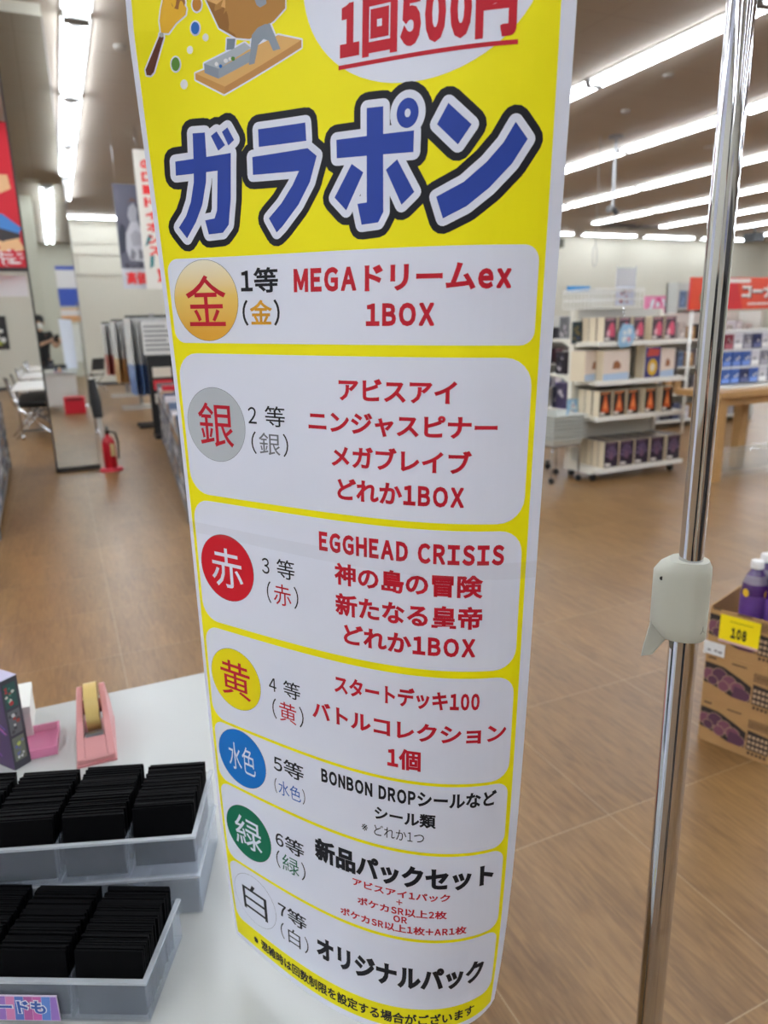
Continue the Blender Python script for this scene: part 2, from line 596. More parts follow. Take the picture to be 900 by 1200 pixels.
# headline: blue katakana with a white and a black outline
TITLE = [
[(25.4, -348.5), (73.5, -351.1), (71.4, -319.6), (68.3, -301.7), (62.7, -296.3), (49.6, -295.7), (47.2, -305.9), (55.8, -306.8), (58.6, -312.3), (61.3, -340.0), (24.7, -338.7)],
[(42.2, -366.6), (52.5, -366.5), (52.4, -348.4), (50.5, -332.8), (45.7, -317.1), (38.8, -305.2), (29.3, -293.7), (22.7, -301.8), (30.2, -309.7), (35.7, -319.6), (39.8, -333.4), (41.2, -349.1)],
[(57.4, -363.8), (62.4, -366.5), (69.0, -356.8), (62.9, -353.4)],
[(66.9, -365.8), (71.7, -368.4), (76.9, -359.6), (71.8, -356.2)],
[(97.5, -364.8), (136.9, -365.1), (137.7, -353.3), (97.7, -353.1)],
[(91.8, -346.9), (138.6, -348.4), (146.1, -342.7), (140.3, -326.1), (130.4, -311.7), (116.5, -298.1), (111.1, -294.0), (104.5, -304.1), (115.8, -313.7), (125.8, -325.4), (131.3, -334.2), (91.8, -334.8)],
[(162.0, -351.3), (220.2, -351.1), (220.0, -338.1), (162.4, -339.5)],
[(185.5, -368.4), (197.8, -368.0), (198.7, -302.4), (194.9, -295.9), (182.2, -295.1), (178.8, -308.9), (186.1, -309.3)],
[(174.2, -334.9), (183.3, -328.7), (170.0, -305.2), (160.6, -314.2)],
[(200.3, -328.9), (208.5, -334.7), (221.1, -313.6), (212.1, -306.1)],
[(243.2, -365.1), (258.6, -351.5), (250.1, -340.3), (235.9, -353.3)],
[(286.4, -351.6), (294.4, -341.7), (285.2, -327.6), (271.3, -313.7), (256.8, -303.0), (241.2, -296.1), (236.4, -309.7), (254.5, -317.8), (268.9, -329.0), (279.3, -340.1)],
]
mb = MB()
TT = [[(a/1000, b/1000) for a, b in p] for p in TITLE]
ring = circ(0.2154, -0.362, 0.0078, 24, 0.0090)
hole = circ(0.2155, -0.362, 0.0021, 14, 0.0026)
print_polys(mb, [q for p in TT+[ring] for q in fat(p, 0.0098)], 0.0002, 0, 0.012)
print_polys(mb, [q for p in TT+[ring] for q in fat(p, 0.0048)], 0.0003, 1, 0.012)
print_polys(mb, TT+[ring], 0.0004, 2, 0.012)
print_polys(mb, [hole], 0.0005, 1)
tl = mb.build('headline_lettering', [C_black, INK['white'], C_blue], poster)

# price bubble with 1回500円 and its rule
mb = MB()
print_polys(mb, [[q for q in circ(0.2195, -0.447, 0.0835, 64, 0.067) if q[1] > V_TOP+0.006]], 0.0002, 0, 0.01)
pb = mb.build('price_bubble', INK['white'], poster)
def lettering(name, parent, items, off):
    """items: (text, u0, u1, v, h, colour spec, weight)"""
    mats, mb = [], MB()
    for s, u0, u1, v, h, c, wgt in items:
        inner = c.split('/')[1] if '/' in c else None
        for ch, vs, fs in textline(s, wgt, u0, u1, -v, h):
            col = 'black' if inner and ch in '()' else (inner or c)
            if INK[col] not in mats:
                mats.append(INK[col])
            P = on_paper([(a, -b) for a, b in vs], off).tolist()
            mb.add(P, fs, mats.index(INK[col]))
    return mb.build(name, mats, parent)
mb = MB()
print_polys(mb, [[(0.1635, -0.3969), (0.2857, -0.3969), (0.2857, -0.3943), (0.1635, -0.3943)]], 0.00035, 0)
mb.build('price_rule', C_red, pb)
lettering('price_lettering', pb, [('1回500円', 0.1645, 0.2845, -0.417, 0.036, 'red', 0.055)], 0.00035)

# printed picture: hand bell, falling balls and a wooden lottery drum
ART = [
('wood_top', [(48.1, -405.6), (115.5, -422.9), (134.1, -417.2), (71.3, -395.2)]),
('wood_side', [(48.1, -405.6), (71.3, -395.2), (70.4, -390.3), (48.0, -401.6)]),
('wood_edge', [(71.3, -395.2), (134.1, -417.2), (134.0, -412.6), (70.4, -390.3)]),
('back_leg', [(74.8, -425.4), (81.4, -424.7), (80.2, -418.3), (74.0, -418.3)]),  # back leg of the drum frame, printed grey
('tray_in', [(55.6, -411.3), (88.7, -421.4), (93.6, -417.6), (67.0, -407.1)]),
('tray_side', [(55.6, -411.3), (67.0, -407.1), (66.5, -400.7), (55.6, -405.3)]),
('tray_front', [(67.0, -407.1), (92.6, -415.7), (92.4, -408.8), (66.5, -400.7)]),
('drum', [(60.2, -450.7), (69.0, -432.6), (82.2, -425.1), (92.9, -423.2), (112.3, -432.1), (121.5, -438.4), (121.9, -447.2), (61.3, -454.4)]),
('drum_dark', [(60.2, -450.7), (69.0, -432.6), (82.2, -425.1), (74.7, -444.3)]),
('drum_light', [(58.9, -454.6), (60.2, -450.7), (74.7, -444.3), (75.5, -453.2)]),
('leg', [(98.0, -450.6), (106.4, -449.5), (108.2, -432.7), (117.3, -414.0), (111.4, -413.5), (107.9, -420.4), (103.7, -421.9), (99.5, -418.9), (96.2, -407.4), (91.5, -407.0), (95.7, -431.7)]),
('bell', [(31.9, -456.0), (39.5, -455.7), (44.9, -446.6), (43.8, -442.8), (36.2, -438.1), (30.0, -432.0), (24.5, -432.4), (23.9, -439.9), (25.6, -447.4), (27.8, -453.6)]),
('bell_mouth', [(44.3, -450.4), (43.6, -448.6), (42.0, -447.2), (39.8, -446.5), (37.5, -446.6), (35.4, -447.5), (34.1, -449.0), (33.8, -450.9), (34.5, -452.7), (36.1, -454.2), (38.3, -454.9), (40.6, -454.8), (42.6, -453.9), (44.0, -452.3)]),
('handle', [(23.1, -430.7), (26.1, -429.8), (15.8, -408.4), (13.1, -406.2), (9.9, -406.6), (9.6, -409.9)]),
('ferrule', [(26.1, -431.1), (25.7, -430.2), (24.8, -429.7), (23.9, -429.7), (23.2, -430.3), (23.0, -431.2), (23.4, -432.1), (24.2, -432.6), (25.2, -432.6), (25.9, -432.0)]),
]
DOTS = [
('ball_brown', [(56.4, -448.4), (56.0, -446.8), (55.2, -445.4), (53.9, -444.6), (52.6, -444.3), (51.3, -444.7), (50.2, -445.7), (49.6, -447.2), (49.5, -448.9), (49.9, -450.5), (50.8, -451.8), (52.0, -452.7), (53.3, -452.9), (54.6, -452.5), (55.6, -451.5), (56.3, -450.1)]),
('ball_blue', [(53.8, -433.8), (53.4, -432.3), (52.6, -431.1), (51.5, -430.4), (50.3, -430.2), (49.1, -430.5), (48.1, -431.4), (47.5, -432.7), (47.4, -434.2), (47.8, -435.7), (48.6, -436.9), (49.7, -437.7), (50.9, -437.9), (52.1, -437.5), (53.1, -436.6), (53.7, -435.3)]),
('ball_white', [(60.6, -427.4), (60.2, -426.2), (59.2, -425.4), (58.0, -425.1), (56.8, -425.6), (56.0, -426.5), (55.7, -427.8), (56.2, -429.0), (57.1, -429.8), (58.4, -430.1), (59.6, -429.6), (60.4, -428.7)]),
('ball_white', [(47.8, -420.5), (47.3, -419.2), (46.4, -418.3), (45.1, -418.1), (43.9, -418.5), (43.1, -419.5), (42.9, -420.8), (43.4, -422.1), (44.4, -423.0), (45.6, -423.3), (46.8, -422.9), (47.6, -421.8)]),
('ball_white', [(41.6, -398.9), (41.0, -397.4), (39.8, -396.2), (38.2, -395.9), (36.8, -396.4), (35.8, -397.7), (35.6, -399.3), (36.2, -400.9), (37.4, -402.0), (38.9, -402.3), (40.4, -401.8), (41.3, -400.6)]),
('ball_green', [(36.5, -412.2), (36.1, -410.6), (35.2, -409.2), (34.0, -408.3), (32.8, -408.1), (31.5, -408.5), (30.6, -409.5), (30.1, -410.9), (30.0, -412.6), (30.4, -414.3), (31.3, -415.6), (32.5, -416.5), (33.7, -416.8), (34.9, -416.4), (35.9, -415.4), (36.4, -413.9)]),
('ball_white', [(67.0, -410.0), (66.5, -409.0), (65.4, -408.7), (64.4, -409.2), (64.0, -410.2), (64.5, -411.2), (65.6, -411.6), (66.6, -411.0)]),
('ball_blue', [(70.1, -408.4), (69.6, -407.6), (68.7, -407.3), (67.7, -407.7), (67.4, -408.6), (67.8, -409.4), (68.8, -409.7), (69.7, -409.2)]),
('ball_white', [(75.0, -411.4), (74.4, -410.4), (73.0, -410.1), (71.8, -410.6), (71.3, -411.7), (71.9, -412.7), (73.2, -413.0), (74.5, -412.4)]),
('ball_white', [(77.9, -412.3), (77.4, -411.5), (76.5, -411.2), (75.5, -411.7), (75.2, -412.5), (75.6, -413.3), (76.6, -413.6), (77.5, -413.2)]),
('ball_green', [(80.7, -412.1), (80.2, -411.1), (79.0, -410.8), (77.8, -411.4), (77.4, -412.5), (77.9, -413.4), (79.1, -413.7), (80.3, -413.2)]),
]
ACOL = {'wood_top': (214, 168, 104), 'wood_side': (196, 144, 80), 'wood_edge': (188, 136, 78), 'back_leg': (120, 134, 150), 'tray_in': (170, 178, 188),
        'tray_side': (134, 144, 158), 'tray_front': (146, 156, 168), 'drum': (172, 124, 62), 'drum_dark': (146, 100, 46), 'drum_light': (216, 168, 104),
        'leg': (138, 148, 160), 'bell': (222, 172, 40), 'bell_mouth': (150, 96, 44), 'handle': (96, 52, 40), 'ferrule': (170, 170, 172),
        'ball_brown': (190, 128, 50), 'ball_blue': (44, 108, 190), 'ball_white': (222, 222, 224), 'ball_green': (84, 130, 50)}
mb = MB(); amats = [INK['white']]
def aidx(n):
    m_ = mat('print_'+n, ACOL[n], 0.5, spec=0.2)
    if m_ not in amats:
        amats.append(m_)
    return amats.index(m_)
halo = []
A2 = [(n, [(a/1000, b/1000) for a, b in p]) for n, p in ART+DOTS]
for n, p in A2:
    if n != 'ball_white':
        halo += fat(p, 0.0011, 8)
print_polys(mb, halo, 0.00015, 0, 0.02)
for i, (n, p) in enumerate(A2):
    print_polys(mb, [p], 0.0002+0.000012*i, aidx(n))
mb.build('lottery_drum_picture', amats, poster)

# seven prize panels
def gold_mat():
    m = mat('gold_badge', (226, 170, 48), 0.5)
    nt = m.node_tree; L = nt.links.new
    tc = nt.nodes.new('ShaderNodeTexCoord'); sp = nt.nodes.new('ShaderNodeSeparateXYZ'); mr = nt.nodes.new('ShaderNodeMapRange')
    cr = nt.nodes.new('ShaderNodeValToRGB')
    L(tc.outputs['Generated'], sp.inputs[0]); L(sp.outputs[2], cr.inputs[0])
    cr.color_ramp.elements[0].color = lin((216, 158, 34)); cr.color_ramp.elements[0].position = 0.1
    cr.color_ramp.elements[1].color = lin((232, 226, 206)); cr.color_ramp.elements[1].position = 1.0
    e = cr.color_ramp.elements.new(0.55); e.color = lin((226, 190, 96))
    L(cr.outputs[0], nt.nodes['Principled BSDF'].inputs['Base Color'])
    return m
PANELS = [  # v0, v1, corner, badge centre v, badge material, badge sign, sign colour, sign half-size, rank lines, prize lines
 (-0.2789, -0.2137, .010, -0.2465, gold_mat(), '金', 'red', .0195, [('1等', .0765, .1110, -.2608, .0185, 'black', .024), ('(金)', .0767, .1117, -.2369, .0195, 'K/gold', .02)],
  [('MEGAドリームex', .1251, .2882, -.2595, .0178, 'red', .038), ('1BOX', .1857, .2367, -.2346, .0160, 'red', .038)]),
 (-0.2054, -0.0849, .020, -0.147, mat('silver_badge', (178, 184, 192), .5, spec=.2), '銀', 'red', .0185, [('2 等', .0769, .1134, -.1575, .0165, 'black', 0.004), ('(銀)', .0789, .1158, -.1351, .0185, 'K/grey', .0)],
  [('アビスアイ', .1629, .2541, -.1814, .0168, 'red', .034), ('ニンジャスピナー', .1356, .2832, -.1562, .0172, 'red', .034), ('メガブレイブ', .1559, .2658, -.1312, .0173, 'red', .034), ('どれか1BOX', .1607, .2608, -.1054, .0172, 'red', .034)]),
 (-0.0793, 0.0363, .018, -0.0195, mat('red_badge', (204, 22, 40), .5, spec=.2), '赤', 'white', .0185, [('3 等', .0830, .1175, -.030, .0172, 'black', 0.004), ('(赤)', .0870, .1205, -.0064, .0200, 'K/red', 0)],
  [('EGGHEAD CRISIS', .1428, .2923, -.0605, .0164, 'red', .038), ('神の島の冒険', .1566, .2771, -.0352, .0190, 'red', .034), ('新たなる皇帝', .1568, .2773, -.0094, .0194, 'red', .034), ('どれか1BOX', .1642, .2727, .0155, .0177, 'red', .034)]),
 (0.0427, 0.1405, .016, 0.0905, mat('yellow_badge', (228, 212, 8), .5, spec=.2), '黄', 'red', .0185, [('4 等', .0835, .1185, .0822, .0165, 'black', 0.004), ('(黄)', .0860, .1212, .106, .0205, 'K/red', 0)],
  [('スタートデッキ100', .1542, .2776, .063, .0180, 'red', .036), ('バトルコレクション', .1308, .3014, .0933, .0175, 'red', .034), ('1個', .2024, .2309, .1208, .0200, 'red', .034)]),
 (0.1435, 0.2110, .012, 0.1757, mat('sky_badge', (18, 112, 196), .5, spec=.2), '水色', 'white', .0175, [('5等', .0835, .1185, .1638, .0175, 'black', .012), ('(水色)', .0830, .1192, .1882, .0165, 'K/blue', 0)],
  [('BONBON DROPシールなど', .1381, .2959, .1569, .0155, 'black', .036), ('シール類', .1904, .2442, .1786, .0140, 'black', .034), ('※どれか1つ', .1781, .2343, .1962, .0110, 'black', 0)]),
 (0.2142, 0.3060, .012, 0.2623, mat('green_badge', (20, 108, 80), .5, spec=.2), '緑', 'white', .0185, [('6等', .0800, .1150, .249, .0178, 'black', .012), ('(緑)', .0792, .1158, .2726, .0205, 'K/green', 0)],
  [('新品パックセット', .1279, .2972, .2382, .0250, 'black', .048), ('アビスアイ1パック', .168, .2577, .2584, .0085, 'red', .03), ('+', .2099, .2153, .2675, .006, 'red', .03),
   ('ポケカSR以上2枚', .1726, .255, .2773, .0092, 'red', .03), ('OR', .2071, .2196, .2863, .0074, 'red', .03), ('ポケカSR以上1枚+AR1枚', .1545, .2734, .2963, .0092, 'red', .03)]),
 (0.3093, 0.3886, .012, 0.3465, INK['white'], '白', 'black', .0180, [('7等', .0772, .1140, .3344, .0180, 'black', .012), ('(白)', .0785, .1155, .3601, .0200, 'K/black', 0)],
  [('オリジナルパック', .1255, .2936, .3521, .0275, 'black', .05)]),
]
for v0, v1, rad, bv, bm_, sign, scol, hs, rank, prize in PANELS:
    mb = MB()
    print_polys(mb, [rrect(0.0075, v0, 0.3062, v1, rad)], 0.0002, 0, 0.008)
    pan = mb.build('prize_panel', INK['white'], poster)
    mb = MB()
    print_polys(mb, [circ(0.0421, bv, 0.0312, 44)], 0.00027, 1, 0.012)
    print_polys(mb, [circ(0.0421, bv, 0.0309, 44)], 0.00032, 0, 0.008)
    bd = mb.build('color_badge', [bm_, mat('badge_line', (90, 90, 96), .5)], pan)
    if sign == '水色':
        it = [(sign, 0.0421-hs, 0.0421+hs, bv, hs*1.75, scol, 0.0)]
    else:
        it = [(sign, 0.0421-hs, 0.0421+hs, bv, hs*2, scol, 0.004 if scol != 'black' else 0.0)]
    lettering('badge_sign', bd, it, 0.00042)
    lettering('rank_lettering', pan, rank, 0.00035)
    lettering('prize_lettering', pan, prize, 0.00035)
lettering('footnote_lettering', poster, [('※混雑時は回数制限を設定する場合がございます', .0335, .2857, .4015, .0138, 'black', .03)], 0.0003)
mb = MB()
print_polys(mb, [[(0.0005, -0.0578), (0.3195, -0.0535), (0.3195, -0.0400), (0.0005, -0.0480)]], 0.0006, 0, 0.012)
mb.build('joining_tape', clear('clear_tape', (215, 215, 222), 0.04, 0.15, 0.06), poster)

# ------------------------------------------------------------------ chrome stand beside the poster
SX, SY = 0.45, 0.395
st = empty('pop_stand', 'chrome telescopic stand pole with a pale grey locking collar, right of the poster', 'stand', (SX, SY, 0))
MB().lathe([(0.0, 0), (0.17, 0), (0.17, 0.008), (0.15, 0.014), (0.02, 0.022), (0.0, 0.022)], n=40, cap=False).build('base', M_chrome, st)
MB().lathe([(0.0119, 0.015), (0.0119, 1.15)], n=40).build('lower_pole', M_chrome, st)
MB().lathe([(0.0094, 1.10), (0.0094, 2.02)], n=40).build('upper_pole', M_chrome, st)
# hanging rail along the top of the sheet
topL = Vector(on_paper([(0.0, V_TOP)], 0)[0].tolist()); topR = Vector(on_paper([(PW, V_TOP)], 0)[0].tolist())
P0 = Vector((SX, SY, 0))
zr = topR.z+0.004
MB().tube([topL-P0+Vector((0, 0, .004)), topR-P0+Vector((0, 0, .004)), Vector((0, 0, zr))], 0.006, 0, 12).build('hanging_rail', M_chrome, st)
M_coll = mat('collar_plastic', (180, 180, 167), 0.5, bump=0.05, nscale=200)
left = Vector((-0.66, 0.75, 0)).normalized()
cam_d = Vector((-SX, -SY, 0)).normalized()
def collar_ring(z, k, cut=0.0):
    """outline of the collar: a round barrel with a hinge block towards the left"""
    out = []
    n = 40
    for i in range(n):
        a = 2*PI*i/n
        x, y = math.cos(a), math.sin(a)           # x towards left, y towards camera
        r = 0.0168*k
        px, py = r*x, r*y
        if x > 0:                                  # squarer, deeper on the hinge side
            px = (abs(x)**0.5)*(0.0280-cut)*k
            py = math.copysign((abs(y)**0.8), y)*0.0168*k
        out.append(left*px+cam_d*py+Vector((0, 0, z)))
    return out
MB().loft([collar_ring(1.142, .96, .010), collar_ring(1.1432, 1.0, .009), collar_ring(1.1530, 1.0, 0.0), collar_ring(1.198, 1.0, 0), collar_ring(1.2045, .98, .004), collar_ring(1.2095, .84, .009)], 0, True).build('locking_collar', M_coll, st)
mb = MB()
pv = left*0.0205+cam_d*0.0142+Vector((0, 0, 1.1955))
mb.tube([pv-cam_d*0.004, pv+cam_d*0.0006], 0.0017, 0, 12)
co = st.children[-1]
mb.build('hinge_pin', M_black, co)
mb = MB()
a0 = left*0.0225; w2 = cam_d*0.0105
prof = [(0.0265, 1.156), (0.012, 1.1435), (0.0235, 1.1245), (0.0325, 1.1215), (0.0285, 1.144)]
mb.prism([left*x-w2+Vector((0, 0, z)) for x, z in prof], w2*2)
mb.build('release_lever', mat('lever_plastic', (168, 168, 156), 0.5), co, bevel=0.0012)
# tiny moulded mark
mb = MB()
mk = [collar_ring(1.142, 1.0)[33], ]
for z0, z1, j0, j1 in ((1.156, 1.152, 16, 16), (1.1525, 1.150, 16, 15), (1.1525, 1.150, 16, 17)):
    p0 = collar_ring(z0, 1.004)[j0]; p1 = collar_ring(z1, 1.004)[j1]
    mb.tube([p0, p1], 0.00025, 0, 6)
mb.build('moulded_mark', mat('mark_grey', (120, 122, 116), 0.5), co)

# ------------------------------------------------------------------ white counter table and what stands on it
TZ = 0.72
tb = empty('counter_table', 'white counter table behind the poster carrying the card trays and tape dispenser', 'table', (0, 0, 0))
MB().box((-1.5, 0.42, TZ-0.03), (0.275, 1.36, TZ)).build('table_top', mat('white_laminate', (181, 183, 181), 0.32), tb, bevel=0.003)
for x in (-1.45, 0.20):
    for y in (0.47, 1.27):
        MB().box((x, y, 0), (x+0.035, y+0.035, TZ-0.03)).build('leg', M_steel, tb)
MB().box((-1.46, 1.312, 0.10), (0.24, 1.325, TZ-0.03)).build('modesty_panel', mat('panel_grey', (206, 202, 200), 0.5), tb)
rb = MB().box((-0.03, 1.72, 0), (0.33, 2.0, 0.31)).build('red_crate', mat('red_plastic', (196, 20, 44), 0.4), bevel=0.015, thing=('red plastic crate on the floor in front of the counter, seen in the mirror', 'crate'))
q = MB()
q.box((0.02, 2.0, 0.24), (0.28, 2.008, 0.29)); q.build('grip', mat('crate_dark', (120, 10, 26), .5), rb)

M_tray = clear('clear_polypropylene', (200, 212, 230), 0.075, 0.22, 0.30)
M_card = mat('black_card_sleeve', (3, 3, 5), 0.65, spec=0.08)
def tray(name, label, RF, az, depth, hgt, n, pitch, zbase):
    d = Vector((math.sin(az), math.cos(az), 0)); wv = Vector((-math.cos(az), math.sin(az), 0))
    ang = math.atan2(-wv.y, -wv.x)
    t = empty(name, label, 'tray', (RF[0], RF[1], zbase), ang)
    W_ = n*pitch
    th = 0.0022
    # local: -x runs left along the front, +y runs to the back
    MB().box((-W_, 0, 0), (0, depth, th)).build('bottom', M_tray, t)
    for k in range(n+1):
        MB().box((-k*pitch-(th if k < n else 0), th, th), (-k*pitch+(0 if k < n else th), depth-th, hgt if k in (0, n) else hgt*0.93)).build('side_wall' if k in (0, n) else 'divider', M_tray, t)
    MB().box((-W_, 0, th), (0, th, hgt)).build('front_wall', M_tray, t)
    MB().box((-W_, depth-th, th), (0, depth, hgt)).build('back_wall', M_tray, t)
    mb = MB()
    for a, b in (((-W_-.002, -.002, hgt-.002), (.002, .003, hgt+.001)), ((-.003, .003, hgt-.002), (.002, depth+.002, hgt+.001))):
        mb.box(a, b)
    mb.build('rim', clear('clear_rim_'+name, (220, 226, 232), 0.32, 0.25), t)
    return t, ang
AZL, AZU = math.radians(26.6), math.radians(20)
LRF = (-0.002, 0.615); URF = (0.072, 0.733)
trL, angL = tray('card_tray', 'clear divided card tray standing on the table nearest the camera', LRF, AZL, 0.104, 0.051, 3, 0.08, TZ)
trB, angB = tray('card_tray', 'empty clear tray on the table carrying the rear card tray', URF, AZU, 0.125, 0.0545, 4, 0.08, TZ)
trU, angU = tray('card_tray', 'clear divided card tray raised on another tray, behind the front one', URF, AZU, 0.125, 0.0525, 4, 0.08, TZ+0.0565)
cards = MB().box((-0.0352, -0.00118, 0), (0.0352, 0.00118, 0.074)).build('trading_card', M_card)
tag(cards, 'x', 'card')
first = True
def stack(RF, ang, slot, n, y0, y1, zb, grp, lab, base_h, tilt=-0.2):
    global first
    M = Matrix.Translation((RF[0], RF[1], 0)) @ Matrix.Rotation(ang, 4, 'Z')
    for i in range(n):
        y = y0+(y1-y0)*i/(n-1)
        p = M @ Vector((-(slot+0.5)*0.08+random.uniform(-.0016, .0016), y, zb))
        if first:
            c = cards; first = False
        else:
            c = cards.copy(); COL.objects.link(c)
        c.location = p
        c.rotation_euler = (tilt+random.uniform(-.004, .004), 0, ang+random.uniform(-.004, .004))
        c.scale = (1, 1, base_h*(1+random.uniform(-.015, .015)))
        tag(c, lab, 'card', grp)
SL = ['right hand', 'middle', 'left hand', 'far left']
for s_, n in ((0, 32), (1, 32), (2, 31)):
    stack(LRF, angL, s_, n, 0.0065, 0.090, TZ+0.003, 'cards in the %s slot of the front tray' % SL[s_], 'black sleeved card standing in the %s slot of the front clear tray' % SL[s_], 0.98, -0.12)
for s_, n in ((0, 34), (1, 37), (2, 37), (3, 37)):
    stack(URF, angU, s_, n, 0.018 if s_ == 0 else 0.008, 0.104, TZ+0.0595, 'cards in the %s slot of the rear tray' % SL[s_], 'black sleeved card standing in the %s slot of the raised rear tray' % SL[s_], 1.0 if s_ else .98, -0.16)
# small sticker card on the front of the near tray
mb = MB()
mb.box((0, -0.0012, 0), (0.085, 0, 0.032), 0)
cols = [(196, 92, 164), (92, 132, 206), (150, 110, 190), (214, 130, 178), (78, 112, 190), (176, 84, 150)]
for k in range(9):
    x = 0.001+k*0.0093
    mb.add([(x, -0.0013, 0.001), (x+0.009, -0.0013, 0.001), (x+0.012 if k < 8 else x+.009, -0.0013, 0.031), (x+0.003, -0.0013, 0.031)], [(0, 1, 2, 3)], 1+k % 6)
for wg, mi, yy in ((0.10, 7, -0.0015), (0.04, 8, -0.0017)):
    flat_text(mb, 'カードも', wg, 0.004 if mi == 8 else 0.0030, 0.072 if mi == 8 else 0.0730, 0.018, 0.0165 if mi == 8 else 0.0185, ((0, yy, 0), (1, 0, 0), (0, 0, 1)), mi)
Mt = Matrix.Translation((LRF[0], LRF[1], 0)) @ Matrix.Rotation(angL, 4, 'Z')
p = Mt @ Vector((-0.176, -0.0025, TZ+0.004))
mb.build('sticker_card', [mat('sticker_white', (222, 206, 226), .4)]+[mat('sticker_%d' % i, c, .4) for i, c in enumerate(cols)]+[mat('sticker_text_white', (236, 236, 240), .4), mat('sticker_text_blue', (36, 84, 168), .4)], loc=p, rotz=angL,
         thing=('pink and blue label reading カードも on the front of the near tray', 'label'))

# tape dispenser
dp = empty('tape_dispenser', 'pink desktop tape dispenser with a tan roll, at the back of the table', 'tape dispenser', (-0.028, 1.118, TZ), math.radians(-2))
M_pink = mat('pink_plastic', (206, 144, 144), 0.35)
mb = MB()
outer = [(-0.0, 0.0), (0.0, 0.012), (0.03, 0.038), (0.092, 0.082), (0.108, 0.089), (0.12, 0.084), (0.142, 0.03), (0.147, 0.0)]
for sx in (-0.030, 0.0175):
    mb.prism([(sx, y, z) for y, z in outer], (0.0125, 0, 0))
mb.prism([(-0.0175, y, z) for y, z in ((0.0, 0.0), (0.0, 0.012), (0.03, 0.036), (0.036, 0.030), (0.05, 0.008), (0.14, 0.004), (0.14, 0.0))], (0.035, 0, 0))
mb.v = [(x*(1-.26*max(0, z-.02)/.07), y, z) for x, y, z in mb.v]
mb.build('body', M_pink, dp, bevel=0.003)
MB().prism([(-0.031, y, z) for y, z in ((-0.003, -0.0), (-0.003, 0.003), (0.143, 0.003), (0.143, 0.0))], (0.062, 0, 0)).build('foot', mat('pink_base', (192, 124, 126), .4), dp)
mb = MB()
nn = 36
cy_, cz_ = 0.089, 0.058
for r0, r1, xx, mi in ((0.0, 0.012, 0.0165, 1), (0.013, 0.041, 0.0105, 0)):
    ring_ = []
    for x in (-xx, xx):
        ring_.append([(x, cy_+r1*math.cos(2*PI*k/nn), cz_+r1*math.sin(2*PI*k/nn)) for k in range(nn)])
    mb.loft(ring_, mi, True)
mb.build('tape_roll', [mat('tan_tape', (206, 178, 110), .3), mat('roll_core', (150, 84, 80), .5)], dp)
MB().box((-0.014, 0.028, 0.034), (0.014, 0.036, 0.0395)).build('cutter', M_steel, dp)

# boxed game, carton and pink tray on the left of the table
nA = Vector((-0.15, 1.157, 0)); nB = Vector((-0.1275, 1.1745, 0))
e1 = (nB-nA).normalized(); e2 = Vector((-e1.y, e1.x, 0))
gang = math.atan2(e1.y, e1.x)
gb = empty('game_box', 'dark boxed card set with three small pictures down its narrow side, at left table edge', 'box', (nA.x, nA.y, TZ), gang)
MB().box((0, 0, 0), (0.0285, 0.10, 0.158), 0).box((0.0, 0.0, 0.158), (0.0285, 0.10, 0.159), 1).build('carton', [mat('box_dark', (52, 52, 62), .35), mat('box_top', (182, 180, 206), .3)], gb)
mb = MB()
mb.add([(-0.0004, 0.0, .002), (-0.0004, .099, .002), (-0.0004, .099, .156), (-0.0004, 0.0, .156)], [(0, 1, 2, 3)], 0)
for k in range(22):
    z = random.uniform(.01, .13); y = random.uniform(.004, .07); l = random.uniform(.008, .03)
    mb.add([(-0.0007, y, z), (-0.0007, y+l, z+l*.5), (-0.0007, y+l, z+l*.5+.003), (-0.0007, y, z+.003)], [(0, 1, 2, 3)], 1+k % 3)
mb.build('front_print', [mat('purple_print', (60, 30, 80), .35), mat('violet_streak', (120, 60, 150), .35), mat('blue_streak', (60, 70, 160), .35), mat('pink_streak', (180, 90, 160), .35)], gb)
def blob_picture(mb, O, ex, ez, w_, h_, cols, seed, n=14, nrm=None):
    rr = random.Random(seed)
    O, ex, ez = Vector(O), Vector(ex), Vector(ez)
    nn_ = ex.cross(ez) if nrm is None else Vector(nrm)
    for k in range(n):
        cx, cz = rr.uniform(.15, .85)*w_, rr.uniform(.12, .88)*h_
        r = rr.uniform(.08, .2)*min(w_, h_)*1.2
        r = min(r, cx, cz, w_-cx, h_-cz)
        pts = [O+ex*(cx+r*rr.uniform(.6, 1)*math.cos(a))+ez*(cz+r*rr.uniform(.7, 1)*math.sin(a))+nn_*(0.00012*(k+1)) for a in [2*PI*i/9 for i in range(9)]]
        mb.add(pts, [tuple(range(9))], rr.choice(cols))
for i, (nm, base, cols_) in enumerate((('green_picture', (34, 76, 72), ((60, 130, 110), (170, 50, 50), (200, 200, 190))), ('grey_picture', (92, 94, 98), ((150, 60, 50), (190, 190, 190), (60, 62, 66))), ('pale_picture', (104, 110, 96), ((176, 186, 90), (96, 102, 150), (200, 200, 200))))):
    mb = MB()
    z0 = 0.108-i*0.047
    mb.add([(0.003, -0.0004, z0), (0.0235, -0.0004, z0), (0.0235, -0.0004, z0+.042), (0.003, -0.0004, z0+.042)], [(0, 1, 2, 3)], 0)
    blob_picture(mb, (0.003, -0.0005, z0), (1, 0, 0), (0, 0, 1), .0205, .042, (1, 2, 3), 40+i, 10, (0, -1, 0))
    mb.build('side_picture', [mat('%s_%d' % (nm, k), c, .35) for k, c in enumerate((base,)+cols_)], gb)
wb = MB().box((-0.34, 1.255, TZ), (-0.125, 1.35, TZ+0.056), 0).box((-0.34, 1.255, TZ+.056), (-0.125, 1.35, TZ+.058), 0).build('white_carton', mat('carton_white', (222, 222, 216), .6), bevel=0.002, thing=('small white carton at the rear table edge behind the dark game box', 'box'))
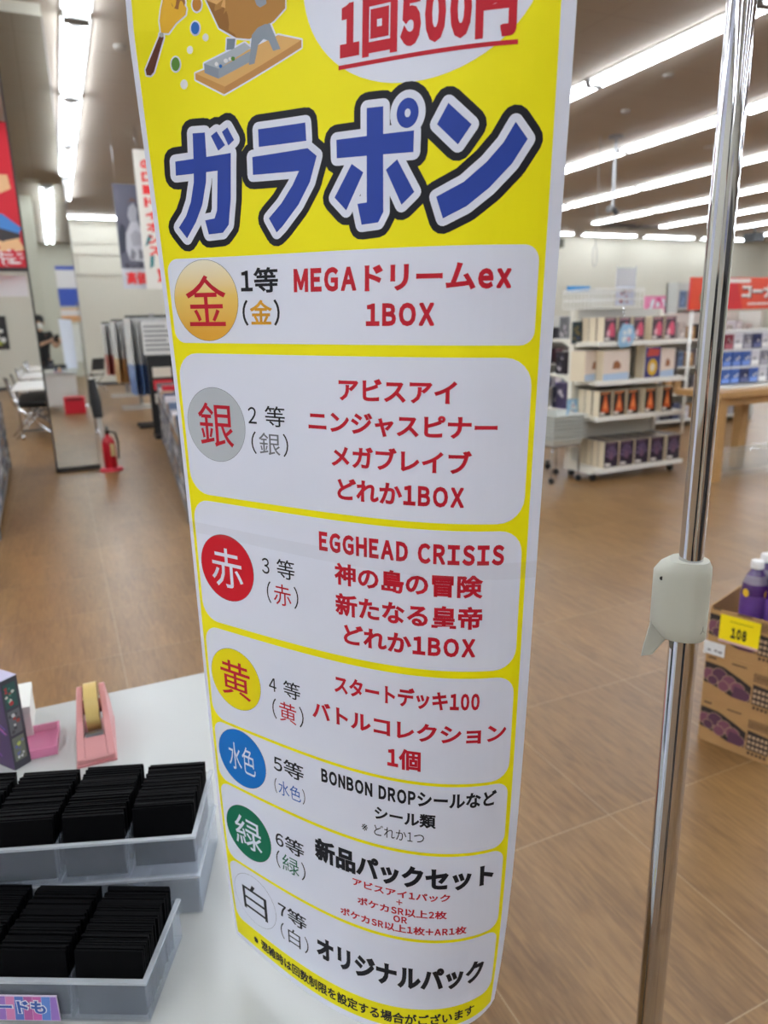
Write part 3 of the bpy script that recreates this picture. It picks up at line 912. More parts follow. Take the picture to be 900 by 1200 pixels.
MB().box((-0.345, 1.2535, TZ+.05), (-0.124, 1.3515, TZ+.0595)).build('lid', mat('carton_lid', (230, 230, 224), .6), wb)
mb = MB()
pk = clear('pink_acrylic', (248, 158, 196), 0.6, 0.2)
mb.box((0, 0, 0), (0.06, 0.085, 0.003)); mb.box((0, 0, .003), (.003, .085, .016)); mb.box((.057, 0, .003), (.06, .085, .016)); mb.box((.003, 0, .003), (.057, .003, .016)); mb.box((.003, .082, .003), (.057, .085, .016))
mb.build('pink_tray', pk, loc=(-0.147, 1.180, TZ), rotz=math.radians(-3), thing=('small translucent pink tray beside the dark game box on the white table', 'tray'))

# ------------------------------------------------------------------ right: rolling display shelf with boxed figures
M_shelf = mat('shelf_white', (224, 220, 208), 0.45)
gx0, gx1, gyf, gym, gyb = 4.2, 5.24, 4.83, 5.2, 5.62
sh = empty('display_shelf', 'white double sided display shelf on casters holding rows of boxed figures', 'shelf', (0, 0, 0))
M_sticker = mat('sticker_pale', (196, 208, 224), .5)
MB().box((gx0+.02, gym-.012, .1), (gx1-.02, gym+.012, 1.5)).build('back_panel', mat('panel_white', (206, 204, 196), .5), sh)
for x in (gx0, gx1-.04):
    MB().box((x, gym-.03, .07), (x+.04, gym+.03, 1.5)).build('post', M_shelf, sh)
SHELVES = [(.12, gyf), (.58, gyf+.03), (.89, gyf+.05), (1.225, gyf+.05)]
for z, yf in SHELVES:
    mb = MB()
    mb.prism([(gx0+.02, yf, z-.035), (gx0+.02, yf, z), (gx0+.02, gym, z), (gx0+.02, gym, z-.05), (gx0+.02, yf+.1, z-.03)], (gx1-gx0-.0, 0, 0))
    s_ = mb.build('shelf_board', M_shelf, sh)
    MB().box((gx0+.02, yf-.012, z-.038), (gx1+.02, yf, z+.002)).build('price_rail', mat('price_rail', (236, 234, 228), .4), s_)
for z in (.5, .61, .93, 1.25):
    mb = MB()
    mb.prism([(gx0+.02, gyb, z-.02), (gx0+.02, gyb, z), (gx0+.02, gym, z), (gx0+.02, gym, z-.09), (gx0+.02, gym+.15, z-.03)], (gx1-gx0-.04, 0, 0))
    mb.build('shelf_board', M_shelf, sh)
MB().prism([(gx0+.01, gyf, .09), (gx0+.01, gyf, .12), (gx0+.01, gym+.05, .16), (gx0+.01, gym+.05, .07), (gx0+.01, gyf+.05, .07)], (.03, 0, 0)).build('base_arm', M_shelf, sh)
for x in (gx0+.06, gx1-.05):
    for y in (gyf+.07, gym, gyb-.06):
        mb = MB()
        mb.tube([(x-.012, y, .032), (x+.012, y, .032)], .032, 0, 16)
        c_ = mb.build('caster', mat('caster_rubber', (26, 26, 28), .6), sh)
        MB().box((x-.02, y-.012, .045), (x+.02, y+.012, .09)).build('caster_fork', M_steel, c_)
# wire basket on top
mb = MB()
bx0, bx1, by0, by1, bz0, bz1 = gx0+.05, gx0+.62, gym-.2, gym+.2, 1.512, 1.67
for k in range(15):
    x = bx0+(bx1-bx0)*k/14
    mb.tube([(x, by0, bz1), (x, by0, bz0), (x, by1, bz0), (x, by1, bz1)], .004, 0, 5)
for k in range(9):
    y = by0+(by1-by0)*k/8
    mb.tube([(bx0, y, bz1), (bx0, y, bz0), (bx1, y, bz0), (bx1, y, bz1)], .004, 0, 5)
for z in (bz0+.07, bz0+.14, bz1):
    mb.tube([(bx0, by0, z), (bx1, by0, z), (bx1, by1, z), (bx0, by1, z), (bx0, by0, z)], .006, 0, 5)
mb.build('wire_basket', M_white, thing=('white wire basket on top of the rolling figure shelf', 'basket'))
def figure_box(name, w_, h_, d_, side, ground, blob, foot, glow, style):
    """carton with a printed face; origin at front bottom centre, face towards -y"""
    o = MB().box((-w_/2, 0, 0), (w_/2, d_, h_)).build(name, side)
    mb = MB()
    e = .0006
    mb.add([(-w_/2*.97, -e, .004), (w_/2*.97, -e, .004), (w_/2*.97, -e, h_-.004), (-w_/2*.97, -e, h_-.004)], [(0, 1, 2, 3)], 0)
    mb.add([(-w_/2*.97, .002, h_+e), (w_/2*.97, .002, h_+e), (w_/2*.97, d_-.002, h_+e), (-w_/2*.97, d_-.002, h_+e)], [(3, 2, 1, 0)], 0)
    def pg(pts, k, mi):
        mb.add([(x*w_/2, -e-.0004*k, z*h_) for x, z in pts], [tuple(range(len(pts)))], mi)
    if style == 'cone':
        pg([(-.62, .16), (.62, .16), (.5, .4), (.28, .62), (.1, .84), (-.1, .84), (-.26, .6), (-.5, .38)], 1, 1)
        pg([(-.3, .3), (.3, .3), (.2, .5), (0, .66), (-.2, .5)], 2, 3)
    elif style == 'figure':
        pg([(-.1, .2), (.7, .2), (.75, .5), (.5, .74), (.2, .8), (-.15, .66), (-.4, .5), (-.3, .3)], 1, 1)
        pg([(-.55, .22), (-.1, .2), (0, .42), (-.25, .5), (-.6, .4)], 2, 3)
    elif style == 'rays':
        for a in range(7):
            t = math.radians(20+a*23)
            pg([(0, .35), (math.cos(t)*.85, .35+math.sin(t)*.5), (math.cos(t+.12)*.85, .35+math.sin(t+.12)*.5)], 1, 1)
        pg([(-.25, .3), (.25, .3), (.15, .6), (-.15, .6)], 2, 3)
    elif style == 'small':
        pg([(-.3, .38), (.3, .38), (.34, .52), (.1, .66), (-.2, .62)], 1, 1)
        pg([(-.97, .01), (.97, .01), (.97, .26), (-.97, .22)], 1, 2)
    elif style == 'bright':
        pg([(.62*math.cos(2*PI*i/18), .3+.24*math.sin(2*PI*i/18)) for i in range(18)], 1, 1)
        pg([(.3*math.cos(2*PI*i/14), .3+.12*math.sin(2*PI*i/14)) for i in range(14)], 2, 3)
        pg([(-.8, .6), (.7, .62), (.8, .8), (-.6, .84)], 1, 2)
        pg([(-.9, .86), (.9, .88), (.9, .96), (-.9, .96)], 1, 3)
    if style in ('cone', 'figure', 'rays'):
        pg([(-.85, .06), (-.05, .06), (0, .1), (-.05, .16), (-.8, .18)], 1, 2)
        pg([(-.8, .88), (.6, .9), (.6, .94), (-.8, .92)], 1, 3)
    mb.build('printed_face', [ground, blob, foot, glow], o)
    return o
M_lbl = mat('label_white', (226, 220, 214), .5)
def rank(proto, xs, y0, dy, nd, z, what, where, group, jitter=0.0):
    used_ = False
    for i, x in enumerate(xs):
        for j in range(nd):
            lab = '%s, %s column from left, %s, %s' % (what, ORD[i], ('front', 'second deep', 'third deep', 'fourth deep')[j], where)
            loc = (x+random.uniform(-jitter, jitter), y0+j*dy, z)
            if not used_:
                proto.location = loc; tag(proto, lab, 'box', group); used_ = True
            else:
                dup(proto, loc, 0, lab, group)
f4 = figure_box('figure_box', .165, .235, .075, M_cream, mat('violet_black', (34, 22, 44), .35), mat('violet', (156, 128, 172), .35), M_lbl, mat('figure_brown', (120, 86, 110), .4), 'rays')
rank(f4, (4.405, 4.585, 4.765, 4.945, 5.15), gyf+.01, .083, 4, .1205, 'purple figure box', 'bottom shelf', 'purple figure boxes on the bottom shelf', .004)
f3 = figure_box('figure_box', .135, .225, .085, M_cream, mat('brown_black', (40, 30, 28), .35), mat('flame', (206, 90, 42), .4), M_lbl, mat('flame_light', (232, 140, 80), .4), 'cone')
rank(f3, (4.335, 4.495, 4.655, 4.86, 5.06), gyf+.045, .1, 3, .5805, 'black box with an orange figure', 'third shelf down', 'orange figure boxes', .004)
f1 = figure_box('figure_box', .135, .205, .09, M_cream, mat('maroon_grey', (84, 66, 76), .35), mat('rose', (214, 88, 116), .4), M_lbl, mat('rose_light', (226, 170, 180), .4), 'figure')
rank(f1, (4.36, 4.525, 4.69, 4.905, 5.06), gyf+.065, .1, 3, 1.2255, 'pink figure box', 'top shelf', 'pink figure boxes on the top shelf', .004)
b2 = figure_box('figure_box', .30, .26, .15, M_cream, mat('pale_pink_print', (224, 208, 196), .4), mat('small_brown', (150, 92, 56), .4), mat('pale_blue_print', (176, 196, 220), .4), M_lbl, 'small')
b2.location = (4.46, gyf+.07, .8905); tag(b2, 'wide cream box with a small brown creature, left on the second shelf', 'box')
dup(b2, (4.30, gyf+.16, .8905), 0.25, 'turned cream box behind the wide one at the left end of the second shelf')
b2b = dup(b2, (5.07, gyf+.08, .8905), 0, 'narrower cream box with a blue foot, right on the second shelf'); b2b.scale = (.58, 1, .97)
b5 = figure_box('figure_box', .19, .315, .12, M_cream, mat('navy_print', (60, 60, 120), .35), mat('yellow_print', (214, 170, 40), .4), mat('red_print', (190, 70, 60), .4), mat('pale_print', (220, 216, 200), .4), 'bright')
b5.location = (4.88, gyf+.07, .8905); tag(b5, 'tall colourful box with a yellow ring, middle of the second shelf', 'box')
dk = figure_box('figure_box', .13, .25, .12, mat('dark_carton', (46, 38, 40), .4), mat('dark_print', (50, 42, 46), .4), mat('dark_mauve', (92, 72, 84), .4), mat('dark_mauve', (92, 72, 84), .4), M_lbl, 'figure')
dk.location = (5.3-.085, gyf+.16, .8905); tag(dk, 'dark box at the right end of the second shelf', 'box')
# boxes on the far side of the shelf
for i, (y, z, w_, h_, c, nm) in enumerate(((5.38, 1.2505, .16, .2, (150, 150, 152), 'grey box on the top far side board of the figure shelf'), (5.40, .9305, .18, .2, (46, 38, 48), 'dark framed box on the second far side board'),
                                           (5.38, .6105, .2, .24, (98, 86, 128), 'violet book shaped box on the third far side board'), (5.50, .6105, .1, .2, (44, 46, 70), 'navy box near the outer end of the third far side board'))):
    mb = MB(); mb.box((0, 0, 0), (.16, w_*.8, h_), 0)
    o = mb.build('boxed_item', mat('side_box_%d' % i, c, .4), loc=(gx0+.06, y-.05, z), thing=(nm, 'box'))
    q = MB(); q.add([(-.0006, .01, .01), (-.0006, w_*.8-.01, .01), (-.0006, w_*.8-.01, h_-.01), (-.0006, .01, h_-.01)], [(0, 1, 2, 3)], 0)
    blob_picture(q, (-.001, .012, .012), (0, 1, 0), (0, 0, 1), w_*.8-.024, h_-.024, (1, 2), 80+i, 8, (-1, 0, 0))
    q.build('printed_face', [mat('sp_%d' % i, tuple(v*.7 for v in c), .4), mat('sp_l', (190, 180, 186), .4), mat('sp_d', (70, 66, 84), .4)], o)
mb = MB().box((0, 0, 0), (.14, .12, .2), 0)
o = mb.build('boxed_item', mat('orange_box', (176, 104, 44), .4), loc=(gx0-.12, gym+.55, 1.47), thing=('orange and black box standing on the tall rack behind the wire basket', 'box'))
q = MB(); blob_picture(q, (0.005, -.0008, .005), (1, 0, 0), (0, 0, 1), .13, .19, (0, 1), 93, 9, (0, -1, 0)); q.build('printed_face', [mat('ob_black', (40, 30, 26), .4), mat('ob_orange', (206, 140, 80), .4)], o)
rk = MB().box((gx0-.16, gym+.48, 0), (gx0+.06, gym+.52, 1.46)).box((gx0-.16, gym+.84, 0), (gx0+.06, gym+.88, 1.46)).box((gx0-.16, gym+.48, 1.43), (gx0+.06, gym+.88, 1.468)).box((gx0-.16, gym+.48, 1.18), (gx0+.06, gym+.88, 1.2)).box((gx0-.16, gym+.48, .85), (gx0+.06, gym+.88, .87)).box((gx0-.16, gym+.48, .5), (gx0+.06, gym+.88, .52))
rk.build('storage_rack', mat('rack_dark', (72, 70, 70), .5), thing=('dark storage rack half hidden behind the poster and the figure shelf', 'rack'))
for i, z in enumerate((.52, .87, 1.2)):
    o = MB().box((gx0-.15, gym+.5, z+.001), (gx0+.04, gym+.8, z+.2)).build('boxed_item', mat('rack_item_%d' % i, ((60, 58, 76), (110, 106, 112), (150, 156, 160))[i], .5), thing=(('dark blue', 'grey', 'silver')[i]+' box on the dark storage rack behind the figure shelf', 'box'))
# small signs on the shelf
mb = MB().box((0, -.004, 0), (.11, 0, .19), 0); blob_picture(mb, (.01, -.0045, .01), (1, 0, 0), (0, 0, 1), .09, .17, (1, 2), 11, 10, (0, -1, 0))
mb.build('shelf_sign', [mat('sign_teal', (30, 52, 62), .4), mat('sign_gold', (120, 104, 60), .4), mat('sign_blue', (44, 60, 110), .4)], loc=(gx0-.03, gym-.034, 1.21), thing=('dark teal picture card on the left post of the figure shelf', 'sign'))
mb = MB().box((0, -.004, 0), (.13, 0, .20), 0); blob_picture(mb, (.01, -.0045, .01), (1, 0, 0), (0, 0, 1), .11, .18, (1, 2), 12, 10, (0, -1, 0))
mb.build('shelf_sign', [mat('sign_sky', (150, 190, 220), .4), mat('sign_rose', (206, 150, 176), .4), mat('sign_pale', (220, 226, 230), .4)], loc=(gx0-.05, gym-.034, .52), thing=('pale blue and pink card low on the left post of the figure shelf', 'sign'))
mb = MB()
mb.prism([(0, -.003, .03), (.03, -.003, 0), (.14, -.003, .02), (.19, -.003, .1), (.15, -.003, .2), (.04, -.003, .21), (-.01, -.003, .12)], (0, .003, 0), 0); blob_picture(mb, (.02, -.0035, .03), (1, 0, 0), (0, 0, 1), .13, .16, (1, 2), 13, 9, (0, -1, 0))
mb.build('shelf_sign', [mat('sign_sky', (150, 190, 220), .4), mat('sign_rose', (206, 150, 176), .4), mat('sign_pale', (220, 226, 230), .4)], loc=(4.43, gyf+.03, 1.165), thing=('cut out pale blue card hanging in front of the pink figure boxes', 'sign'))
MB().box((0, 0, 0), (.26, .02, .05)).build('shelf_sign', mat('sky_strip', (40, 140, 206), .4), loc=(4.27, gym+.16, 1.6635), rotz=0.06, thing=('bright blue strip sign above the wire basket', 'sign'))
mb = MB(); mb.box((0, 0, 0), (.2, .003, .32), 0); mb.box((.005, -.003, .0), (.195, 0, .16), 1); blob_picture(mb, (.04, -.0035, .01), (1, 0, 0), (0, 0, 1), .12, .14, (2, 3), 14, 9, (0, -1, 0)); mb.box((-.002, -.004, 0), (.002, .006, .34), 0); mb.box((.198, -.004, 0), (.202, .006, .34), 0)
mb.build('leaflet_holder', [clear('clear_acrylic', (214, 216, 228), .35, .1), mat('leaflet', (196, 200, 220), .5), mat('leaflet_navy', (70, 76, 120), .5), mat('leaflet_red', (170, 80, 100), .5)], loc=(4.55, 5.06, 1.53), rotz=-.1, thing=('clear acrylic leaflet holder standing above the pink figure boxes', 'leaflet holder'))
MB().tube([(4.65, 5.06, 1.2265), (4.65, 5.06, 1.53)], .006, 0, 8).build('stem', M_chrome, bpy.data.objects['leaflet_holder']).matrix_parent_inverse = bpy.data.objects['leaflet_holder'].matrix_basis.inverted()

# stack of trays on a chrome cart
ct = empty('basket_cart', 'chrome cart on casters under a stack of white trays, beside the figure shelf', 'cart', (0, 0, 0))
cx0, cx1, cy0, cy1 = 3.86, 4.16, 4.98, 5.3
for x in (cx0, cx1):
    for y in (cy0, cy1):
        MB().tube([(x, y, .06), (x, y, .30), (x+(.03 if x == cx0 else -.03), y, .34)], .009, 0, 8).build('leg', M_chrome, ct)
        c_ = MB().tube([(x-.011, y, .028), (x+.011, y, .028)], .028, 0, 14).build('caster', mat('caster_rubber', (26, 26, 28), .6), ct)
MB().tube([(cx0, cy0, .33), (cx1, cy0, .33), (cx1, cy1, .33), (cx0, cy1, .33), (cx0, cy0, .33)], .009, 0, 8).build('top_frame', M_chrome, ct)
def tray_mesh():
    mb = MB()
    r0 = [(-.15, -.17, 0), (.15, -.17, 0), (.15, .17, 0), (-.15, .17, 0)]
    r1 = [(-.165, -.19, .055), (.165, -.19, .055), (.165, .19, .055), (-.165, .19, .055)]
    r1b = [(-.192, -.217, .054), (.192, -.217, .054), (.192, .217, .054), (-.192, .217, .054)]
    r1c = [(-.192, -.217, .064), (.192, -.217, .064), (.192, .217, .064), (-.192, .217, .064)]
    r2 = [(-.16, -.185, .062), (.16, -.185, .062), (.16, .185, .062), (-.16, .185, .062)]
    r3 = [(-.142, -.162, .006), (.142, -.162, .006), (.142, .162, .006), (-.142, .162, .006)]
    mb.loft([r0, r1, r1b, r1c, r2, r3], 0, False, True)
    return mb
tr0 = tray_mesh().build('plastic_tray', mat('tray_grey', (196, 198, 192), .4))
for k in range(7):
    lab = '%s white plastic tray from the bottom in the stack on the chrome cart' % ORD[k]
    loc = (4.01+.003*(k % 2), 5.14, .342+k*.034)
    if k == 0:
        tr0.location = loc; tag(tr0, lab, 'tray', 'trays stacked on the chrome cart')
    else:
        dup(tr0, loc, 0, lab, 'trays stacked on the chrome cart')

# wooden table with packs, red sign behind
M_wood = mat('oak', (178, 138, 88), .45, noise=.15, nscale=9)
wt = empty('wooden_table', 'light wooden display table to the right of the chrome stand', 'table', (0, 0, 0))
MB().box((5.06, 4.28, .735), (6.9, 4.78, .79)).build('table_top', M_wood, wt, bevel=.004)
for x, y in ((5.09, 4.31), (6.75, 4.31), (5.80, 4.66), (6.75, 4.66)):
    if True:
        MB().box((x, y, 0), (x+.09, y+.09, .735)).build('leg', M_wood, wt)
MB().box((5.12, 4.34, .66), (6.82, 4.36, .735)).build('apron', M_wood, wt)
MB().box((5.35, 4.42, 0), (6.6, 4.43, .22)).box((5.35, 4.6, 0), (6.6, 4.61, .22)).box((5.35, 4.42, .22), (6.6, 4.61, .228)).build('acrylic_bin', clear('acrylic', (206, 212, 206), .06, .1, .25), thing=('low clear acrylic bin under the wooden table', 'bin'))
hr = empty('hook_rack', 'white wire rack of hanging packs standing on the wooden table', 'rack', (0, 0, 0))
MB().box((5.32, 4.72, .792), (6.82, 4.74, 1.28)).build('back_board', mat('board_white', (214, 216, 216), .5), hr)
MB().box((5.3, 4.45, .7905), (6.84, 4.77, .80)).build('foot', M_shelf, hr)
MB().tube([(5.3, 4.70, 1.285), (6.84, 4.70, 1.285)], .012, 0, 8).build('top_rail', M_white, hr)
PK = [('blue', (64, 96, 166)), ('white', (206, 204, 212)), ('grey', (120, 118, 132)), ('dark red', (120, 44, 58)), ('navy', (44, 52, 96))]
pks = []
for i, (nm, c) in enumerate(PK):
    o = MB().box((-.055, -.012, 0), (.055, 0, .13), 0).build('hanging_pack', [mat('pack_'+nm, c, .3)])
    q = MB(); q.add([(-.05, -.0125, .005), (.05, -.0125, .005), (.05, -.0125, .045), (-.05, -.0125, .045)], [(0, 1, 2, 3)], 0); blob_picture(q, (-.045, -.0125, .045), (1, 0, 0), (0, 0, 1), .09, .06, (1, 2), 30+i, 8, (0, -1, 0))
    q.build('printed_face', [mat('pk_l%d' % i, tuple(min(255, v+60) for v in c), .3), mat('pk_w', (226, 220, 220), .3), mat('pk_d%d' % i, tuple(v*.5 for v in c), .3)], o)
    q = MB(); q.box((-.055, -.010, .13), (.055, -.008, .15), 0); q.build('header_card', mat('pk_header', (222, 222, 226), .4), o)
    pks.append(o)
usedp = set()
for row, z in enumerate((.815, .97, 1.125)):
    for cidx in range(12):
        i = (0 if cidx < 3 else (1, 2, 1, 4, 0)[(cidx+row) % 5]) if row < 2 else (3 if cidx < 2 else (1, 0, 1, 2, 4)[cidx % 5])
        lab = '%s pack, %s from left, %s row of the hook rack' % (PK[i][0], ORD[cidx], ('bottom', 'middle', 'top')[row])
        loc = (5.40+cidx*.122, 4.66, z)
        if i not in usedp:
            usedp.add(i); o = pks[i]; o.location = loc; tag(o, lab, 'pack', 'packs hanging on the hook rack')
        else:
            dup(pks[i], loc, 0, lab, 'packs hanging on the hook rack')
for i, o in enumerate(pks):
    if i not in usedp:
        o.location = (5.30+11*.122, 4.6, .815); tag(o, PK[i][0]+' pack standing loose at the right end of the hook rack', 'pack')
# red sign: ...コーナー
mb = MB()
mb.box((0, 0, 0), (2.4, .03, .38), 0)
mb.add([(.0, -.001, 0), (.5, -.001, 0), (.38, -.001, .38), (0, -.001, .38)], [(0, 1, 2, 3)], 1)
mb.add([(.9, -.001, 0), (1.5, -.001, 0), (1.4, -.001, .38), (.75, -.001, .38)], [(0, 1, 2, 3)], 1)
mb.add([(.24+.09*math.cos(2*PI*k/20), -.002, .14+.09*math.sin(2*PI*k/20)) for k in range(20)], [tuple(range(20))], 4)
for wg, mi, dx, dz, yy in ((.085, 2, .012, -.012, -.004), (.05, 3, 0, 0, -.006)):
    flat_text(mb, 'コーナー', wg, .86+dx, 1.62+dx, .215+dz, .165, ((0, yy, 0), (1, 0, 0), (0, 0, 1)), mi)
mb.add([(x, -.003, z) for x, z in rrect(.6, .315, 1.0, .365, .024)], [tuple(range(28))], 3)
for k in range(16):
    mb.add([(.98+k*.035, -.003, .05), (1.005+k*.035, -.003, .05), (1.01+k*.035, -.003, .078), (.985+k*.035, -.003, .078)], [(0, 1, 2, 3)], 3)
sg = mb.build('shop_sign', [mat('sign_red', (206, 22, 34), .4), mat('sign_orange', (216, 66, 30), .4), mat('sign_shadow', (60, 20, 24), .4), mat('sign_white', (232, 226, 222), .4), mat('sign_gold', (226, 150, 60), .4)], loc=(7.0, 6.5, 1.5), thing=('long red sign reading コーナー in white above the back shelves', 'sign'))
for x in (.06, 2.34):
    MB().tube([(x, .015, -1.5), (x, .015, 0)], .02, 0, 8).build('post', M_white, sg)
# back shelves behind the sign
def gondola(name, label, x, y, w_, h_, d_, nsh, rotz=0.0, colr=(214, 212, 204)):
    t = empty(name, label, 'shelf', (x, y, 0), rotz)
    m_ = mat('gondola_%d_%d' % (colr[0], colr[2]), colr, .5)
    MB().box((0, d_-.03, .05), (w_, d_, h_)).build('back_panel', m_, t)
    for xx in (0, w_-.03):
        MB().box((xx, 0, 0), (xx+.03, d_, h_)).build('side_panel', m_, t)
    for k in range(nsh):
        z = .08+(h_-.1)*k/nsh
        MB().box((.03, 0, z), (w_-.03, d_-.03, z+.025)).build('shelf_board', m_, t)
    return t, [.08+(h_-.1)*k/nsh+.0255 for k in range(nsh)]
ITEMC = [(70, 74, 100), (150, 146, 150), (196, 190, 184), (96, 62, 66), (50, 48, 56), (170, 130, 84), (92, 110, 140), (206, 200, 206)]
itp = {}
def item(i, h_):
    key = (i, round(h_, 2))
    if key not in itp:
        mb = MB().box((-.06, -.07, 0), (.06, .07, h_), 0)
        blob_picture(mb, (-.05, -.0705, .01), (1, 0, 0), (0, 0, 1), .10, h_-.02, (1, 2), i+int(h_*100), 6, (0, -1, 0))
        c = ITEMC[i]
        o = mb.build('boxed_item', [mat('item_%d' % i, c, .45), mat('item_l%d' % i, tuple(min(255, v*1.25+12) for v in c), .45), mat('item_d%d' % i, tuple(v*.6 for v in c), .45)])
        itp[key] = [o, False]
    return itp[key]
def stock(t, zs, xs, y, hmax, where, group, seed):
    rr = random.Random(seed)
    R_ = Matrix.Rotation(t.rotation_euler.z, 4, 'Z')
    for k, z in enumerate(zs):
        for j, x in enumerate(xs):
            p_ = R_ @ Vector((x, y, 0))+Vector(t.location)
            it = item(rr.randrange(8), rr.choice((hmax, hmax-.03, hmax-.05)))
            lab = '%s item on the %s board, %s' % (ORD[j], ORD[k], where)
            loc = (p_.x, p_.y, z)
            if not it[1]:
                it[1] = True; o = it[0]; o.location = loc; o.rotation_euler = (0, 0, t.rotation_euler.z); tag(o, lab, 'box', group)
            else:
                dup(it[0], loc, t.rotation_euler.z, lab, group)
t, zs = gondola('gondola_shelf', 'tall grey shelf of dark boxes just left of the red sign', 8.36, 8.0, .75, 1.92, .22, 5, 0, (176, 176, 170))
stock(t, zs[1:], (.14, .30, .46, .62), .105, .24, 'the tall grey shelf', 'boxes on the tall grey shelf', 5)
t, zs = gondola('gondola_shelf', 'white shelf unit behind the wooden table under the red sign', 6.9, 6.9, 1.9, 1.48, .4, 4)
stock(t, zs, (.15, .32, .49, .66, .83, 1.0, 1.17, 1.34, 1.51, 1.70), .12, .22, 'the white shelf under the red sign', 'boxes under the red sign', 6)
t, zs = gondola('gondola_shelf', 'long low white shelf far behind the figure shelf', 5.3, 8.7, 4.0, 1.5, .4, 4, 0, (200, 198, 190))
stock(t, zs[1:], tuple(.15+.2*k for k in range(19)), .12, .22, 'the long low shelf behind the figure shelf', 'boxes on the long low shelf', 8)
mb = MB().box((0, 0, 0), (.55, .02, .26), 0); blob_picture(mb, (.02, -.001, .01), (1, 0, 0), (0, 0, 1), .5, .24, (1, 2), 21, 12, (0, -1, 0))
mb.build('shop_sign', [mat('sign_pink', (222, 130, 168), .4), mat('sign_deep_pink', (206, 50, 120), .4), mat('sign_pale', (220, 226, 230), .4)], loc=(8.5, 8.78, 1.502), thing=('pink picture sign on top of the long shelf, right of the leaflet holder', 'sign'))
mb = MB().box((0, 0, 0), (1.0, .3, .09)); mb.build('flat_carton', mat('grey_lid', (130, 132, 126), .5), loc=(5.45, 8.75, 1.502), thing=('flat grey carton lying on the long shelf beside the pink sign', 'box'))

# ------------------------------------------------------------------ right foreground: drink cartons with a price tag
bang = math.atan2(-.2, .07)                      # the printed face runs along this direction
fw = Vector((math.cos(bang), math.sin(bang), 0)); dp_ = Vector((-fw.y, fw.x, 0))
def local_tree(o):
    o.location = (1.84, 1.52, 0); o.rotation_euler = (0, 0, bang)
CWd, CDp, CHt = .225, .40, .165
M_prn = mat('carton_print', (44, 36, 34), .7)
M_grape = mat('grape_print', (122, 74, 92), .7); M_grape2 = mat('grape_dark', (88, 52, 74), .7); M_line = mat('carton_ink', (70, 52, 40), .7)
def carton_face(h0):
    mb = MB()
    e = -.0008
    def q(pts, mi, k=0):
        mb.add([(x, e-.0003*k, z) for x, z in pts], [tuple(range(len(pts)))], mi)
    q([(.002, h0+.055), (.002, h0+.128), (.06, h0+.125), (.12, h0+.10), (.15, h0+.085), (.15, h0+.03), (.09, h0+.03), (.05, h0+.045)], 0)
    for k, (cx, cz, r) in enumerate(((.018, .085, .022), (.05, .092, .024), (.082, .078, .022), (.03, .068, .016), (.11, .064, .022), (.132, .048, .018), (.066, .058, .018))):
        q([(max(.001, cx+(r+.0015)*math.cos(2*PI*i/16)), h0+cz+(r+.0015)*math.sin(2*PI*i/16)) for i in range(16)], 4, k+.6)
        q([(max(.001, cx+r*math.cos(2*PI*i/16)), h0+cz+r*math.sin(2*PI*i/16)) for i in range(16)], 1+k % 2, k+1)
    q([(.095, h0+.03), (.14, h0+.03), (.135, h0+.068), (.10, h0+.072)], 2, 9)
    q([(.155, h0+.028), (.222, h0+.028), (.222, h0+.092), (.155, h0+.098)], 0)
    for k in range(3):
        for j in range(5):
            x0_ = .158+j*.0128
            q([(x0_, h0+.034+k*.019), (x0_+.009, h0+.034+k*.019), (x0_+.009, h0+.045+k*.019), (x0_, h0+.045+k*.019)], 4, 3)
    for j in range(5):
        x0_ = .16+j*.0122
        q([(x0_, h0+.012), (x0_+.008, h0+.012), (x0_+.008, h0+.023), (x0_, h0+.023)], 3)
    # bar code frame
    for a in ((.155, .108, .222, .1105), (.155, .1345, .222, .137), (.155, .108, .1575, .137), (.2195, .108, .222, .137)):
        q([(a[0], h0+a[1]), (a[2], h0+a[1]), (a[2], h0+a[3]), (a[0], h0+a[3])], 3)
    for j in range(12):
        q([(.16+j*.0048, h0+.113), (.1625+j*.0048, h0+.113), (.1625+j*.0048, h0+.132), (.16+j*.0048, h0+.132)], 3)
    q([(.01, h0+.143), (.035, h0+.143), (.035, h0+.149), (.01, h0+.149)], 3)
    q([(.085, h0+.143), (.13, h0+.143), (.13, h0+.1475), (.085, h0+.1475)], 3)
    return mb
carm = [M_prn, M_grape, M_grape2, M_line, mat('carton_word', (190, 160, 130), .7)]
for k, nm in enumerate(('bottom cardboard drink carton standing on the floor at the right edge', 'middle cardboard drink carton under the open carton of bottles')):
    o = MB().box((0, 0, .0), (CWd, CDp, CHt-.001)).build('drink_carton', M_carton, thing=(nm, 'carton'))
    local_tree(o); o.location.z = k*CHt
    carton_face(0).build('printed_face', carm, o)
    MB().box((-.0005, CDp*.0, CHt*.5), (-.0001, CDp, CHt*.52)).build('packing_tape', mat('tape_brown', (150, 110, 66), .4), o)
o = empty('open_carton', 'opened cardboard drink carton tray with bottles inside, top of the stack', 'carton'); local_tree(o); o.location.z = 2*CHt
MB().box((0, 0, 0), (CWd, CDp, .06)).build('bottom', M_carton, o)
for nm, a, b in (('front_wall', (0, 0, .06), (CWd, .004, .155)), ('back_wall', (0, CDp-.004, .06), (CWd, CDp, .15)), ('side_wall', (0, .004, .06), (.004, CDp-.004, .16)), ('side_wall', (CWd-.004, .004, .06), (CWd, CDp-.004, .15))):
    MB().box(a, b).build(nm, M_carton, o)
carton_face(.008).build('printed_face', carm, o)
